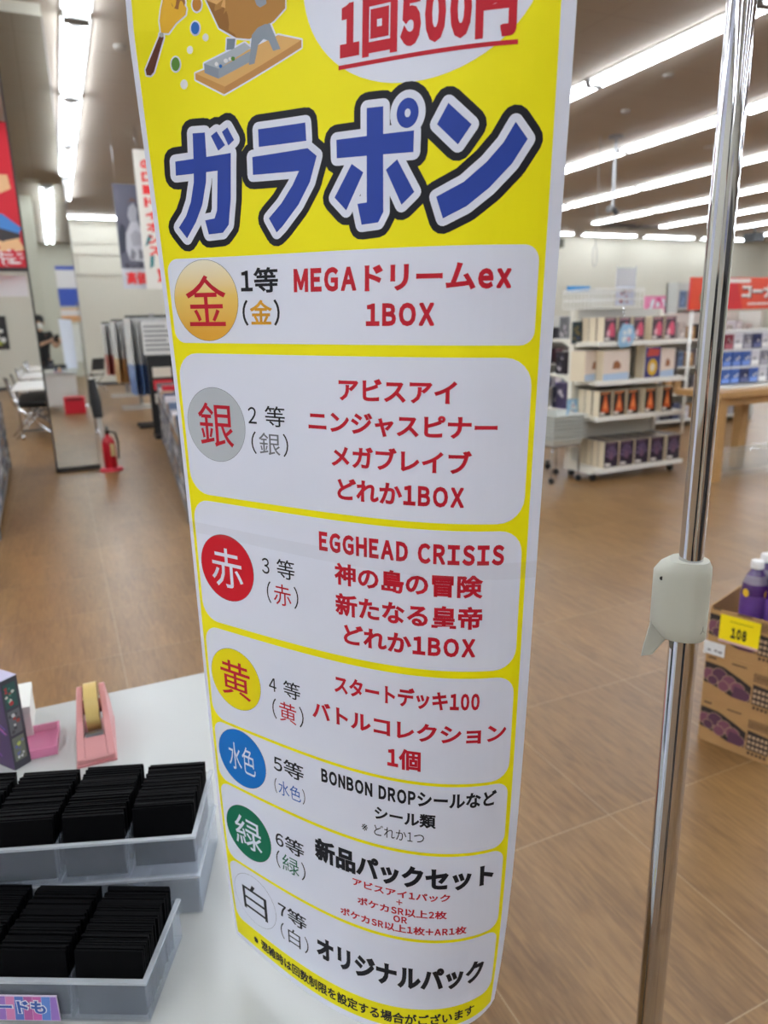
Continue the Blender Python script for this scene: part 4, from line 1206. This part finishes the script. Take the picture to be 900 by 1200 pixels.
# price tag and white slip
pt = MB()
pt.box((0, -.003, 0), (.122, -.001, .084), 0)
pt.box((0, -.0033, -.008), (.122, -.0012, .0), 2)
pt.add([(.03, -.0034, .066), (.10, -.0034, .066), (.10, -.0034, .0675), (.03, -.0034, .0675)], [(0, 1, 2, 3)], 1)
flat_text(pt, '108', .045, .037, .084, .030, .036, ((0, -.0034, 0), (1, 0, 0), (0, 0, 1)), 1)
o = pt.build('price_tag', [mat('tag_yellow', (246, 222, 10), .4), C_black, mat('tag_edge', (206, 170, 170), .4)], thing=('yellow price tag reading 108 on the open drink carton', 'price tag'))
local_tree(o); o.location = Vector(o.location)+fw*.036-dp_*.004; o.location.z = 2*CHt+.058; o.rotation_euler = (math.radians(-3), 0, bang)
pt = MB(); pt.box((0, -.002, 0), (.066, -.001, .045), 0)
for a in ((.012, .012, .022), (.034, .014, .042), (.046, .012, .058)):
    pt.add([(a[0], -.0024, a[1]), (a[2], -.0024, a[1]), (a[2], -.0024, a[1]+.006), (a[0], -.0024, a[1]+.006)], [(0, 1, 2, 3)], 1)
o = pt.build('price_slip', [mat('slip_white', (222, 224, 226), .5), mat('slip_ink', (90, 92, 100), .5)], thing=('small white slip left below the yellow price tag', 'price tag'))
local_tree(o); o.location = Vector(o.location)-fw*.006-dp_*.004; o.location.z = 2*CHt-.006
M_bt = mat('grape_drink', (70, 34, 104), .15, coat=.5); M_cap = mat('bottle_cap', (226, 226, 226), .4)
def bottle():
    prof = [(.0, .0), (.026, 0), (.031, .006), (.031, .055), (.029, .06), (.031, .066), (.0315, .12), (.030, .145), (.022, .17), (.0135, .183), (.0125, .19)]
    o = MB().lathe(prof, n=24).build('drink_bottle', M_bt)
    MB().lathe([(.0318, .066), (.0322, .07), (.0322, .118), (.0318, .122)], n=24, cap=False).build('sleeve_label', mat('bottle_label', (96, 62, 136), .35), o)
    MB().lathe([(.0, .189), (.0148, .189), (.0152, .191), (.0152, .206), (.013, .209), (0, .209)], n=24, cap=False).build('screw_cap', M_cap, o)
    mb = MB(); mb.lathe([(.0302, .142), (.0265, .158), (.0215, .1715)], n=24, cap=False); mb.build('shoulder', mat('clear_shoulder', (130, 120, 140), .1, coat=.6), o)
    mb = MB()
    for a0 in range(0, 360, 90):
        mb.add([(.0326*math.cos(math.radians(a0+10*math.cos(t))), .0326*math.sin(math.radians(a0+16*math.cos(t))), .128+.011*math.sin(t)) for t in [2*PI*i/10 for i in range(10)]], [tuple(range(10))], 0)
    mb.build('label_emblem', mat('emblem_yellow', (222, 180, 40), .4), o)
    return o
bt = bottle()
spots = [(.108, .060), (.182, .060), (.108, .145), (.182, .145), (.182, .23), (.108, .23)]
names = ['grape drink bottle at the front of the open carton', 'grape drink bottle at the right front corner of the open carton', 'grape drink bottle in the second row of the carton, left', 'grape drink bottle in the second row of the carton, right', 'grape drink bottle in the third row of the carton, right', 'grape drink bottle in the third row of the carton, left']
for i, (a, b) in enumerate(spots):
    p = Vector((1.84, 1.52, 0))+fw*a+dp_*b
    loc = (p.x, p.y, 2*CHt+.0605)
    if i == 0:
        bt.location = loc; bt.scale = (1.27, 1.27, 1.27); tag(bt, names[0], 'bottle', 'bottles in the open carton')
    else:
        dup(bt, loc, .7*i, names[i], 'bottles in the open carton').scale = (1.27, 1.27, 1.27)

# ------------------------------------------------------------------ left side: mirrored pillar, extinguisher, racks, tables
M_mirror = mat('mirror_glass', (222, 226, 222), .02, 1.0)
mi = empty('wall_mirror', 'tall mirror covering the front of the pillar with a dark edge and foot strip', 'mirror', (0, 0, 0))
MB().box((-.16, 8.035, .05), (.25, 8.058, 4.25)).build('mirror_glass', M_mirror, mi)
MB().box((-.178, 8.03, .0), (-.16, 8.059, 4.25)).build('frame_edge', M_black, mi)
MB().box((-.178, 8.03, .0), (.255, 8.059, .05)).build('foot_strip', mat('foot_strip', (52, 50, 48), .5), mi)
MB().box((.25, 8.03, .05), (.256, 8.059, 4.25)).build('frame_edge', M_steel, mi)
fe = empty('fire_extinguisher', 'red fire extinguisher in a red floor stand beside the mirrored pillar', 'fire extinguisher', (.355, 7.88, 0))
M_fer = mat('extinguisher_red', (176, 16, 34), .3)
MB().lathe([(.0, .03), (.062, .03), (.066, .04), (.066, .30), (.05, .345), (.022, .365), (.02, .39), (0, .39)], n=24, cap=False).build('cylinder', M_fer, fe)
MB().lathe([(0, 0), (.12, 0), (.12, .012), (.105, .03), (.075, .034), (0, .034)], n=24, cap=False).build('stand', mat('stand_red', (196, 40, 60), .4), fe)
MB().box((-.02, -.035, .39), (.02, .03, .43)).box((-.012, -.1, .43), (.012, .03, .442)).box((-.012, -.09, .455), (.012, .03, .466)).build('valve_handle', M_black, fe)
MB().tube([(.02, 0, .41), (.075, -.02, .40), (.095, -.02, .3), (.085, -.02, .12)], .011, 0, 8).build('hose', M_black, fe)
q = MB(); q.box((.01, -.0685, .16), (.05, -.067, .29)); q.build('label_plate', mat('plate_yellow', (190, 170, 120), .4), fe)
ps = empty('floor_pole', 'white pole with a black wrapped top leaning beside the mirrored pillar', 'pole', (0, 0, 0))
MB().tube([(.32, 7.98, 0), (.295, 8.02, .55)], .022, 0, 10).build('pole', mat('pole_white', (206, 206, 200), .4), ps)
MB().tube([(.295, 8.02, .55), (.29, 8.03, .7), (.275, 8.04, .95)], [.05, .06, .035], 0, 12).build('wrapped_top', mat('wrap_black', (30, 30, 32), .7), ps)

def chair(label):
    t = empty('folding_chair', label, 'chair')
    cm = mat('chair_black', (26, 26, 28), .6)
    MB().box((-.21, -.2, .43), (.21, .2, .455)).build('seat', cm, t, bevel=.01)
    MB().prism([(-.2, .2, .56), (.2, .2, .56), (.2, .255, .84), (-.2, .255, .84)], (0, .02, 0)).build('backrest', cm, t)
    for s in (-1, 1):
        MB().tube([(s*.22, .27, .82), (s*.22, .19, .44), (s*.22, -.24, .0)], .011, 0, 8).build('leg', M_chrome, t)
        MB().tube([(s*.2, -.16, .43), (s*.2, .26, .0)], .011, 0, 8).build('leg', M_chrome, t)
    MB().tube([(-.22, -.15, .1), (.22, -.15, .1)], .008, 0, 8).build('stretcher', M_chrome, t)
    return t
ch0 = chair('black folding chair at the near end of the row of white tables')
ch0.location = (-.46, 11.3, 0); ch0.rotation_euler = (0, 0, PI/2+.15); ch0['group'] = 'chairs at the white tables'
for i, (x, y, a, nm) in enumerate(((-.45, 12.4, .08, 'second black folding chair along the white tables'), (-.46, 14.3, .1, 'third black folding chair along the white tables'), (-.44, 15.4, .05, 'fourth black folding chair along the white tables'), (-.45, 17.6, .1, 'fifth black folding chair along the white tables'), (-.44, 18.7, .0, 'farthest black folding chair along the white tables'))):
    dup(ch0, (x, y, 0), PI/2+a, nm, 'chairs at the white tables')
c2 = dup(ch0, (.66, 18.9, 0), PI/2+2.4, 'lone black chair by the far wall right of the mirrored pillar'); del c2['group']
for i, (y0, y1, nm) in enumerate(((10.88, 12.9, 'nearest white folding table with chrome legs left of the mirrored pillar'), (13.9, 15.9, 'second white folding table in the row left of the pillar'), (17.2, 19.2, 'farthest white folding table in the row by the wall'))):
    t = empty('folding_table', nm, 'table', (0, 0, 0), 0, 'white folding tables')
    MB().box((-.66, y0, .672), (.45, y1, .70)).build('table_top', M_white, t, bevel=.004)
    MB().box((-.62, y0+.05, .50), (.41, y1-.05, .515)).build('under_shelf', M_dark, t)
    for x in (-.6, .36):
        for y in (y0+.1, y1-.1):
            mb = MB(); mb.tube([(x, y, .06), (x, y, .672)], .014, 0, 8); mb.tube([(x, y-.0, .06), (x, y, .0)], .02, 0, 8)
            mb.build('leg', M_chrome, t)
    for y in (y0+.1, y1-.1):
        MB().tube([(-.6, y, .12), (.36, y, .12)], .012, 0, 8).build('stretcher', M_dark, t)
# wall picture and notice on the far wall
mb = MB().box((0, 0, 0), (.5, .03, .85), 0); blob_picture(mb, (.04, -.002, .05), (1, 0, 0), (0, 0, 1), .42, .75, (1, 2, 3), 61, 10, (0, -1, 0))
mb.build('framed_poster', [M_black, mat('fp_white', (210, 210, 206), .5), mat('fp_green', (150, 156, 60), .5), mat('fp_red', (120, 50, 56), .5)], loc=(-1.66, YB-.035, 1.08), thing=('small dark framed poster on the far wall at the left picture edge', 'poster'))
# red hanging banner partly hidden by the pillar
def hang(o, xs, y, z):
    for x in xs:
        MB().tube([(x, 0, z), (x, 0, ZC-o.location.z)], .004, 0, 6).build('hanging_wire', M_steel, o)
mb = MB().box((0, -.006, 0), (1.5, 0, 1.98), 0)
mb.add([(0, -.0075, 0), (1.5, -.0075, 0), (1.5, -.0075, .06), (0, -.0075, .06)], [(0, 1, 2, 3)], 1)
def blobp(pts, mi, k):
    mb.add([(x, -.0075-.001*k, z) for x, z in pts], [tuple(range(len(pts)))], mi)
blobp([(1.18+.2*math.cos(2*PI*i/16), .46+.13*math.sin(2*PI*i/16)) for i in range(16)], 2, 1)
blobp([(.9, .5), (1.3, .36), (1.4, .5), (1.3, .62), (1.0, .75)], 3, 2)
blobp([(1.05, .62), (1.38, .52), (1.42, .6), (1.2, .78), (1.0, .8)], 4, 3)
blobp([(1.08, .28), (1.3, .22), (1.42, .32), (1.36, .46), (1.18, .42)], 2, 4)
blobp([(1.1, 1.0), (1.36, 1.12), (1.34, 1.3), (1.1, 1.3), (.96, 1.15)], 2, 1)
blobp([(.9, .8), (1.14, .72), (1.1, .95), (.9, 1.0)], 5, 2)
for wg, m_, yy in ((.09, 6, -.012), (.03, 7, -.014)):
    flat_text(mb, 'ア', wg, .82, 1.06, .72, .22, ((0, yy, 0), (1, 0, 0), (0, 0, 1)), m_)
    flat_text(mb, 'でき', wg, .72, 1.4, .19, .24, ((0, yy, 0), (1, 0, 0), (0, 0, 1)), m_ if m_ == 6 else 8)
o = mb.build('hanging_banner', [mat('banner_red', (196, 18, 40), .5), mat('banner_black', (36, 30, 34), .5), mat('banner_skin', (222, 176, 130), .5), mat('banner_dark', (52, 46, 50), .5), mat('banner_blue', (70, 130, 200), .5), mat('banner_olive', (90, 84, 66), .5), mat('banner_white', (226, 220, 222), .5), mat('banner_navy', (40, 70, 150), .5), mat('banner_deep', (196, 24, 46), .5)],
             loc=(-1.68, 12.0, 2.31), thing=('wide red picture banner hanging left of the mirrored pillar', 'banner'))
hang(o, (.1, 1.4), 12, 1.98)
mb = MB().box((0, -.005, 0), (1.2, 0, .3), 0)
o = mb.build('hanging_sign', mat('sign_offwhite', (206, 204, 206), .5), loc=(-1.5, 12.3, 1.98), thing=('plain pale sign board hanging below the red banner', 'sign')); hang(o, (.1, 1.1), 12.3, .3)
# grey and white banners behind the poster's left edge
mb = MB().box((0, -.005, 0), (.47, 0, 1.5), 0)
def gb_(pts, mi, k):
    mb.add([(x, -.0055-.001*k, z) for x, z in pts], [tuple(range(len(pts)))], mi)
gb_([(0, 0), (.47, 0), (.47, .3), (0, .3)], 1, 0)
gb_([(.14, .42), (.38, .4), (.42, .6), (.36, .85), (.3, .98), (.2, .96), (.12, .8), (.1, .58)], 1, 1)
gb_([(.2, .62), (.32, .64), (.34, .8), (.26, .86), (.18, .78)], 3, 2)
gb_([(.2, .96), (.32, .98), (.33, 1.14), (.27, 1.24), (.2, 1.18), (.17, 1.06)], 3, 2)
gb_([(.3, 1.0), (.42, 1.02), (.43, 1.2), (.34, 1.24)], 2, 3)
gb_([(.02, .5), (.1, .56), (.12, .9), (.06, .95), (.02, .8)], 2, 1)
gb_([(.17, 1.2), (.22, 1.26), (.32, 1.26), (.36, 1.2), (.3, 1.3), (.24, 1.31)], 4, 4)
gb_([(.14, .44), (.2, .42), (.24, .52), (.18, .6)], 5, 3); gb_([(.28, .44), (.34, .44), (.34, .56), (.28, .58)], 5, 3)
flat_text(mb, 'カンプ', .02, .05, .32, .335, .085, ((0, -.0075, 0), (1, 0, 0), (0, 0, 1)), 6)
flat_text(mb, '高価', .05, .06, .36, .16, .19, ((0, -.0075, 0), (1, 0, 0), (0, 0, 1)), 7)
o = mb.build('hanging_banner', [mat('banner_slate', (96, 96, 112), .5), mat('banner_pale', (196, 196, 204), .5), mat('banner_dk', (56, 60, 76), .5), mat('banner_lt', (170, 170, 180), .5), mat('banner_br', (110, 84, 76), .5), mat('banner_md', (130, 130, 140), .5), C_black, mat('banner_redtext', (226, 44, 48), .5)],
             loc=(1.045, 12.0, 2.07), thing=('slate grey banner with a pale figure and red 高価 lettering, hanging by the poster edge', 'banner')); hang(o, (.05, .42), 12, 1.5)
mb = MB().box((0, -.005, 0), (.62, 0, 1.98), 0)
for k, c in enumerate('のロードィオンス'):
    flat_text(mb, c, .05, .09, .26, 1.78-k*.175, .14, ((0, -.006, 0), (1, 0, 0), (0, 0, 1)), 1)
flat_text(mb, '買', .05, .17, .4, .2, .2, ((0, -.006, 0), (1, 0, 0), (0, 0, 1)), 1)
mb.add([(.04, -.006, .62), (.1, -.006, .66), (.16, -.006, .8), (.1, -.006, .78)], [(0, 1, 2, 3)], 2)
mb.add([(.08, -.006, .3), (.14, -.006, .34), (.16, -.006, .5), (.1, -.006, .48)], [(0, 1, 2, 3)], 2)
o = mb.build('hanging_banner', [mat('banner_cream', (226, 222, 214), .5), mat('banner_redtext', (226, 44, 48), .5), mat('banner_teal', (40, 120, 124), .5)],
             loc=(1.375, 11.9, 2.06), thing=('white banner with red vertical lettering, hanging against the poster edge', 'banner')); hang(o, (.05, .55), 11.9, 1.98)
# poster racks
def rackstand(y, label, cols_):
    t = empty('poster_rack', label, 'rack', (1.1, y, 0))
    MB().box((-.12, -.22, 0), (.5, -.12, .05)).box((-.12, .12, 0), (.5, .22, .05)).box((.2, -.2, .05), (.28, .2, .09)).build('base', cols_[0], t)
    MB().box((.21, -.03, .05), (.27, .03, 1.68)).build('post', M_steel, t)
    MB().box((-.14, -.025, 1.62), (.6, .025, 1.66)).build('top_rail', M_black, t)
    for k in range(10):
        x0 = -.13+k*.062
        mb = MB(); M_ = Matrix.Rotation(.05*((k*7) % 5-2)+.12, 4, 'Z')
        mb.box((x0, -.42, .95), (x0+.004, .42, 1.62), 0, M_); mb.box((x0, -.42, .5), (x0+.004, .42, .95), 1+k % 2, M_)
        mb.build('hanging_sheet', cols_[1:4], t)
    return t
M_bas = mat('rack_base_grey', (170, 166, 158), .5)
S1_ = mat('sheet_pale', (198, 198, 196), .4); S2_ = mat('sheet_red', (176, 84, 76), .4); S3_ = mat('sheet_tan', (190, 150, 96), .4); S4_ = mat('sheet_blue', (92, 120, 168), .4)
rackstand(17.4, 'farthest rack of hanging poster sheets by the back wall', (M_bas, S1_, S2_, S2_))
rackstand(14.4, 'middle rack of hanging poster sheets with tan lower halves', (M_bas, S1_, S3_, S3_))
rackstand(11.4, 'nearest rack of hanging poster sheets with blue lower halves and black base', (M_black, S1_, S4_, S4_))
t = empty('notice_stand', 'black stand with a white text notice beside the poster racks', 'stand', (1.06, 9.9, 0))
MB().box((0, 0, 0), (.4, .35, .06)).box((0, .15, .06), (.4, .19, 1.1)).build('frame', M_black, t)
mb = MB(); mb.box((-.03, .12, 1.12), (.42, .13, 1.55), 0)
for k in range(6):
    mb.add([(0.0, .1195, 1.17+k*.06), (.38-.05*(k % 3), .1195, 1.17+k*.06), (.38-.05*(k % 3), .1195, 1.195+k*.06), (0.0, .1195, 1.195+k*.06)], [(0, 1, 2, 3)], 1)
mb.build('notice', [mat('notice_white', (214, 214, 212), .5), mat('notice_ink', (110, 112, 116), .5)], t)
for k, (z, c) in enumerate(((.95, (214, 204, 190)), (.78, (206, 30, 44)), (.6, (208, 200, 190)))):
    MB().box((.06, .13, z-.13), (.3, .149, z)).build('leaflet', mat('leaflet_%d' % k, c, .5), t)
# long low shelves of cases, right (behind poster) and left edge of picture
rot1 = math.atan2(9.47-5.24, 1.08-.72)
t, zs = gondola('gondola_shelf', 'long grey shelf of cases running away behind the left edge of the poster', .73, 5.25, 4.2, .78, .32, 5, rot1-0.0, (112, 112, 114))
# face the aisle: the open side looks to -x
t.rotation_euler = (0, 0, rot1+PI); t.location = (.73+(1.08-.73), 9.45, 0)
stock(t, zs, tuple(.12+.215*k for k in range(19)), .08, .125, 'the grey aisle shelf by the poster edge', 'cases on the grey aisle shelf', 15)
for x in (.1, 4.1):
    c_ = MB().tube([(x-.02, .06, .03), (x+.02, .06, .03)], .03, 0, 12).build('caster', mat('caster_rubber', (26, 26, 28), .6), t)
o = MB().box((0, 0, 0), (.16, .12, .05)).build('price_box', mat('red_tab', (196, 30, 50), .4), loc=(.98, 8.0, .79), thing=('small red tab box on the grey aisle shelf', 'box'))
t, zs = gondola('gondola_shelf', 'grey shelf of cases cut off by the left picture edge', -.52, 5.5, 3.2, .72, .32, 5, PI/2, (112, 112, 114))
t.rotation_euler = (0, 0, PI/2+.03); t.location = (-.52-.02, 5.5, 0)
stock(t, zs, tuple(.12+.215*k for k in range(14)), .08, .115, 'the grey shelf at the left picture edge', 'cases on the left edge shelf', 16)

# ------------------------------------------------------------------ behind the camera (seen in the mirror)
for i, (x, z, w_, h_, c, nm) in enumerate(((.25, 2.35, .75, 1.3, (50, 80, 180), 'tall blue and white sign on the front wall right of the column, in the mirror'), (-1.5, 2.35, .75, 1.3, (50, 80, 180), 'tall blue and white sign on the front wall left of the column, in the mirror'), (.25, 1.85, .75, .42, (222, 156, 96), 'orange sign below the right hand blue one on the front wall'))):
    o = MB().box((x, YF, z), (x+w_, YF+.006, z+h_), 0).box((x, YF+.006, z+h_*.45), (x+w_, YF+.008, z+h_*.9), 1).build('wall_notice', [mat('wn_%d' % i, c, .5), mat('wn_white', (226, 222, 226), .5)], thing=(nm, 'poster'))
MB().box((.2, YF+.003, .5), (.8, YF+.023, 1.75)).build('white_board', M_white, thing=('white board on the front wall seen in the mirror', 'board'))

# the photographer, seen only in the mirror
def person():
    sk = {'pel': ((-.33, -.52, .95), .13), 'sp1': ((-.33, -.52, 1.12), .125), 'chest': ((-.32, -.50, 1.30), .14), 'nk0': ((-.315, -.49, 1.46), .06), 'nk1': ((-.305, -.47, 1.53), .055), 'hd0': ((-.30, -.455, 1.60), .075), 'hd1': ((-.297, -.455, 1.68), .09), 'hd2': ((-.296, -.46, 1.75), .06),
          'shR': ((-.14, -.47, 1.42), .065), 'elR': ((-.03, -.40, 1.17), .043), 'wrR': ((.055, -.16, 1.28), .028), 'paR': ((.062, -.10, 1.315), .033),
          'shL': ((-.50, -.46, 1.42), .065), 'elL': ((-.44, -.25, 1.18), .043), 'wrL': ((-.15, -.14, 1.29), .028), 'paL': ((-.095, -.105, 1.315), .033),
          'hpR': ((-.23, -.52, .90), .095), 'knR': ((-.22, -.49, .49), .062), 'anR': ((-.22, -.53, .08), .042), 'toR': ((-.21, -.38, .035), .035),
          'hpL': ((-.43, -.52, .90), .095), 'knL': ((-.44, -.49, .49), .062), 'anL': ((-.45, -.53, .08), .042), 'toL': ((-.46, -.38, .035), .035)}
    ed = [('pel', 'sp1'), ('sp1', 'chest'), ('chest', 'nk0'), ('nk0', 'nk1'), ('nk1', 'hd0'), ('hd0', 'hd1'), ('hd1', 'hd2'), ('chest', 'shR'), ('shR', 'elR'), ('elR', 'wrR'), ('wrR', 'paR'), ('chest', 'shL'), ('shL', 'elL'), ('elL', 'wrL'), ('wrL', 'paL'),
          ('pel', 'hpR'), ('hpR', 'knR'), ('knR', 'anR'), ('anR', 'toR'), ('pel', 'hpL'), ('hpL', 'knL'), ('knL', 'anL'), ('anL', 'toL')]
    for s, base, side in (('R', Vector((.062, -.10, 1.315)), 1), ('L', Vector((-.095, -.105, 1.315)), -1)):
        for k, (dz, ln) in enumerate(((.028, .068), (.010, .076), (-.008, .072), (-.026, .058))):
            p0 = base+Vector((-side*.004, .03, dz)); p1 = p0+Vector((-side*.004, ln*.5, .004)); p2 = p1+Vector((-side*ln*.35, ln*.28, 0))
            for j, p in enumerate((p0, p1, p2)):
                sk['f%s%d%d' % (s, k, j)] = (tuple(p), .0095-.001*j)
            ed += [('pa'+s, 'f%s%d0' % (s, k)), ('f%s%d0' % (s, k), 'f%s%d1' % (s, k)), ('f%s%d1' % (s, k), 'f%s%d2' % (s, k))]
        p0 = base+Vector((-side*.02, .0, .03)); p1 = p0+Vector((-side*.025, .012, .022))
        sk['t%s0' % s] = (tuple(p0), .011); sk['t%s1' % s] = (tuple(p1), .009)
        ed += [('pa'+s, 't%s0' % s), ('t%s0' % s, 't%s1' % s)]
    ks = list(sk)
    me = bpy.data.meshes.new('person')
    me.from_pydata([sk[k][0] for k in ks], [(ks.index(a), ks.index(b)) for a, b in ed], [])
    o = bpy.data.objects.new('person', me); COL.objects.link(o)
    m_ = o.modifiers.new('skin', 'SKIN'); m_.use_smooth_shade = True
    for i, k in enumerate(ks):
        v = me.skin_vertices[0].data[i]
        r = sk[k][1]; v.radius = (r, r); v.use_root = (k == 'pel')
    o.modifiers.new('sub', 'SUBSURF').levels = 1
    o.modifiers['sub'].render_levels = 2
    tag(o, 'person in black clothes and a white face mask holding up a phone, in the mirror', 'person')
    return o, sk
pe, SK = person()
pe.data.materials.append(mat('skin', (196, 150, 122), .5))
M_shirt = mat('black_shirt', (24, 24, 26), .8); M_trs = mat('dark_trousers', (40, 40, 46), .8); M_hair = mat('black_hair', (20, 18, 18), .6)
def garment(name, chains, m_, grow):
    mb = MB()
    for ch, rs in chains:
        mb.tube([SK[k][0] if isinstance(k, str) else k for k in ch], [r+grow for r in rs], 0, 18)
    return mb.build(name, m_, pe)
def ell_rings(mb, spec, n=24):
    mb.loft([[(cx+rx*math.cos(2*PI*k/n), cy+ry*math.sin(2*PI*k/n), z) for k in range(n)] for cx, cy, rx, ry, z in spec], 0, True)
mb = MB(); ell_rings(mb, [(-.33, -.52, .17, .13, .86), (-.33, -.52, .165, .13, 1.05), (-.325, -.51, .185, .135, 1.25), (-.32, -.50, .20, .13, 1.38), (-.318, -.495, .16, .10, 1.46), (-.316, -.49, .075, .07, 1.49)]); mb.build('shirt', M_shirt, pe)
for s in 'RL':
    a = Vector(SK['sh'+s][0]); b = Vector(SK['el'+s][0])
    MB().tube([a+(a-b)*.15, a, a.lerp(b, .62)], [.075, .082, .07], 0, 18).build('sleeve', M_shirt, pe)
    MB().tube([SK['hp'+s][0], SK['kn'+s][0], Vector(SK['an'+s][0])+Vector((0, 0, .01))], [.115, .08, .062], 0, 18).build('trouser_leg', M_trs, pe)
    a = Vector(SK['an'+s][0]); mb = MB(); ell_rings(mb, [(a.x, a.y+.07, .052, .13, 0), (a.x, a.y+.07, .052, .13, .03), (a.x, a.y+.05, .045, .10, .07), (a.x, a.y+.01, .04, .06, .10)]); mb.build('shoe', M_black, pe)
mb = MB(); ell_rings(mb, [(-.296, -.482, .086, .082, 1.60), (-.296, -.485, .104, .100, 1.68), (-.296, -.475, .104, .108, 1.75), (-.296, -.465, .085, .09, 1.80), (-.296, -.465, .04, .04, 1.825)]); mb.build('hair', M_hair, pe)
mb = MB(); ell_rings(mb, [(-.30, -.425, .05, .06, 1.545), (-.30, -.415, .072, .07, 1.575), (-.30, -.405, .074, .072, 1.62), (-.30, -.41, .066, .064, 1.655)]); mb.build('face_mask', mat('mask_white', (224, 222, 218), .7), pe)
for s in (-1, 1):
    mb = MB(); mb.lathe([(0, -.008), (.011, -.005), (.013, 0), (.011, .005), (0, .008)], (-.298+s*.033, -.372, 1.683), 0, 12, False); mb.build('eye', mat('eye_dark', (40, 30, 28), .3), pe)
    mb = MB(); mb.lathe([(0, -.03), (.016, -.018), (.02, 0), (.016, .02), (0, .03)], (-.297+s*.094, -.455, 1.655), 0, 12, False); mb.build('ear', mat('skin', (196, 150, 122), .5), pe)
# the phone, directly behind the lens
Mph = Matrix(((RGT.x, UPV.x, -FWD.x, 0), (RGT.y, UPV.y, -FWD.y, 0), (RGT.z, UPV.z, -FWD.z, CAMZ), (0, 0, 0, 1)))
ph = MB().box((-.018, -.142, .010), (.058, .02, .018)).build('phone', mat('phone_black', (24, 24, 28), .25), bevel=.002, thing=('black phone held up by the person in the mirror', 'phone'))
ph.matrix_world = Mph
for k in range(3):
    MB().tube([(-.004, .006-k*.02, .0099), (-.004, .006-k*.02, .0115)], .007, 0, 16).build('camera_lens', mat('lens', (40, 44, 60), .1), ph)

# ------------------------------------------------------------------ small things on the ceiling and far wall
sp = empty('spot_light', 'spotlight hanging on a rod from the ceiling right of the poster', 'light', (8.87, 10.06, 0))
MB().tube([(0, 0, ZC), (0, 0, 3.25)], .022, 0, 10).build('rod', M_steel, sp)
MB().lathe([(0, ZC-.03), (.12, ZC-.03), (.12, ZC), (0, ZC)], n=20, cap=False).build('ceiling_plate', M_grey, sp)
MB().tube([(-.02, 0, 3.27), (-.12, -.03, 3.2)], .045, 0, 14).build('lamp_head', M_grey, sp)
MB().tube([(.02, 0, 3.25), (.08, -.03, 3.15)], .045, 0, 14).build('lamp_head', M_dark, sp)
for i, (x, y, z, nm) in enumerate(((8.62, 10.15, 2.65, 'thin hanging cord with a wire loop left of the spotlight'), (13.4, 11.5, 2.7, 'thin hanging cord near the chrome pole'))):
    mb = MB(); mb.tube([(x, y, ZC), (x, y, z)], .007, 0, 6)
    o = mb.build('ceiling_pendant', M_grey, thing=(nm, 'cord'))
    if i == 0:
        MB().tube([(x+.05*math.sin(a), y, z-.17+.17*math.cos(a)) for a in [2*PI*k/16 for k in range(17)]], .008, 0, 6).build('wire_loop', M_steel, o)
mb = MB(); mb.box((16.35, YB-.25, 3.95), (16.75, YB, 4.25)); o = mb.build('wall_speaker', mat('speaker_olive', (96, 94, 80), .6), thing=('small olive wall speaker high on the far wall beside the poster', 'speaker'))
MB().box((16.42, YB-.258, 3.98), (16.68, YB-.25, 4.22)).build('grille', mat('grille_dark', (60, 60, 54), .7), o)
t = empty('wall_projector', 'black speaker box on a bracket near the ceiling at the right', 'speaker', (21.6, 17.6, 3.95))
MB().box((-.25, -.2, -.12), (.25, .2, .14)).build('case', M_black, t); MB().tube([(0, 0, .14), (0, 0, ZC-3.95)], .03, 0, 8).build('bracket', M_black, t)
t = empty('ceiling_vent', 'brown slatted vent with two flaps in the far ceiling', 'vent', (17.4, 18.8, ZC))
for s in (-1, 1):
    MB().box((s*.55-.45, -.3, -.06), (s*.55+.45, .3, 0)).build('flap', mat('vent_brown', (74, 64, 58), .6), t)
for i, (x, y, nm) in enumerate(((7.38, 7.49, 'round smoke detector beside the nearest light row on the right'), (7.97, 8.87, 'round smoke detector between the first two light rows on the right'), (10.99, 10.09, 'round smoke detector beyond the second light row on the right'), (1.01, 8.85, 'round smoke detector right of the left aisle lights'))):
    o = MB().lathe([(0, ZC), (.07, ZC), (.06, ZC-.035), (.03, ZC-.05), (0, ZC-.05)], (x, y, 0), n=20, cap=False).build('smoke_detector', mat('detector', (150, 144, 136), .6), thing=(nm, 'smoke detector'))
for i, (x, y, nm) in enumerate(((-.05, -.4, 'round recessed downlight in the ceiling shown in the mirror'),)):
    o = MB().lathe([(0, ZC-.002), (.12, ZC-.002), (.13, ZC-.012), (.15, ZC), (0, ZC)], (x, y, 0), n=24, cap=False).build('downlight', mat('downlight', (200, 200, 196), .4), thing=(nm, 'light'))

# unseen dark shelf, added so the chrome pole reflects a dark stripe
t, zs = gondola('gondola_shelf', 'unseen dark shelf added behind the camera to put a dark stripe in the chrome', .95, -3.0, 3.4, 2.0, .35, 5, 0, (70, 66, 66))
t.rotation_euler = (0, 0, PI); t.location = (4.4, -2.6, 0)
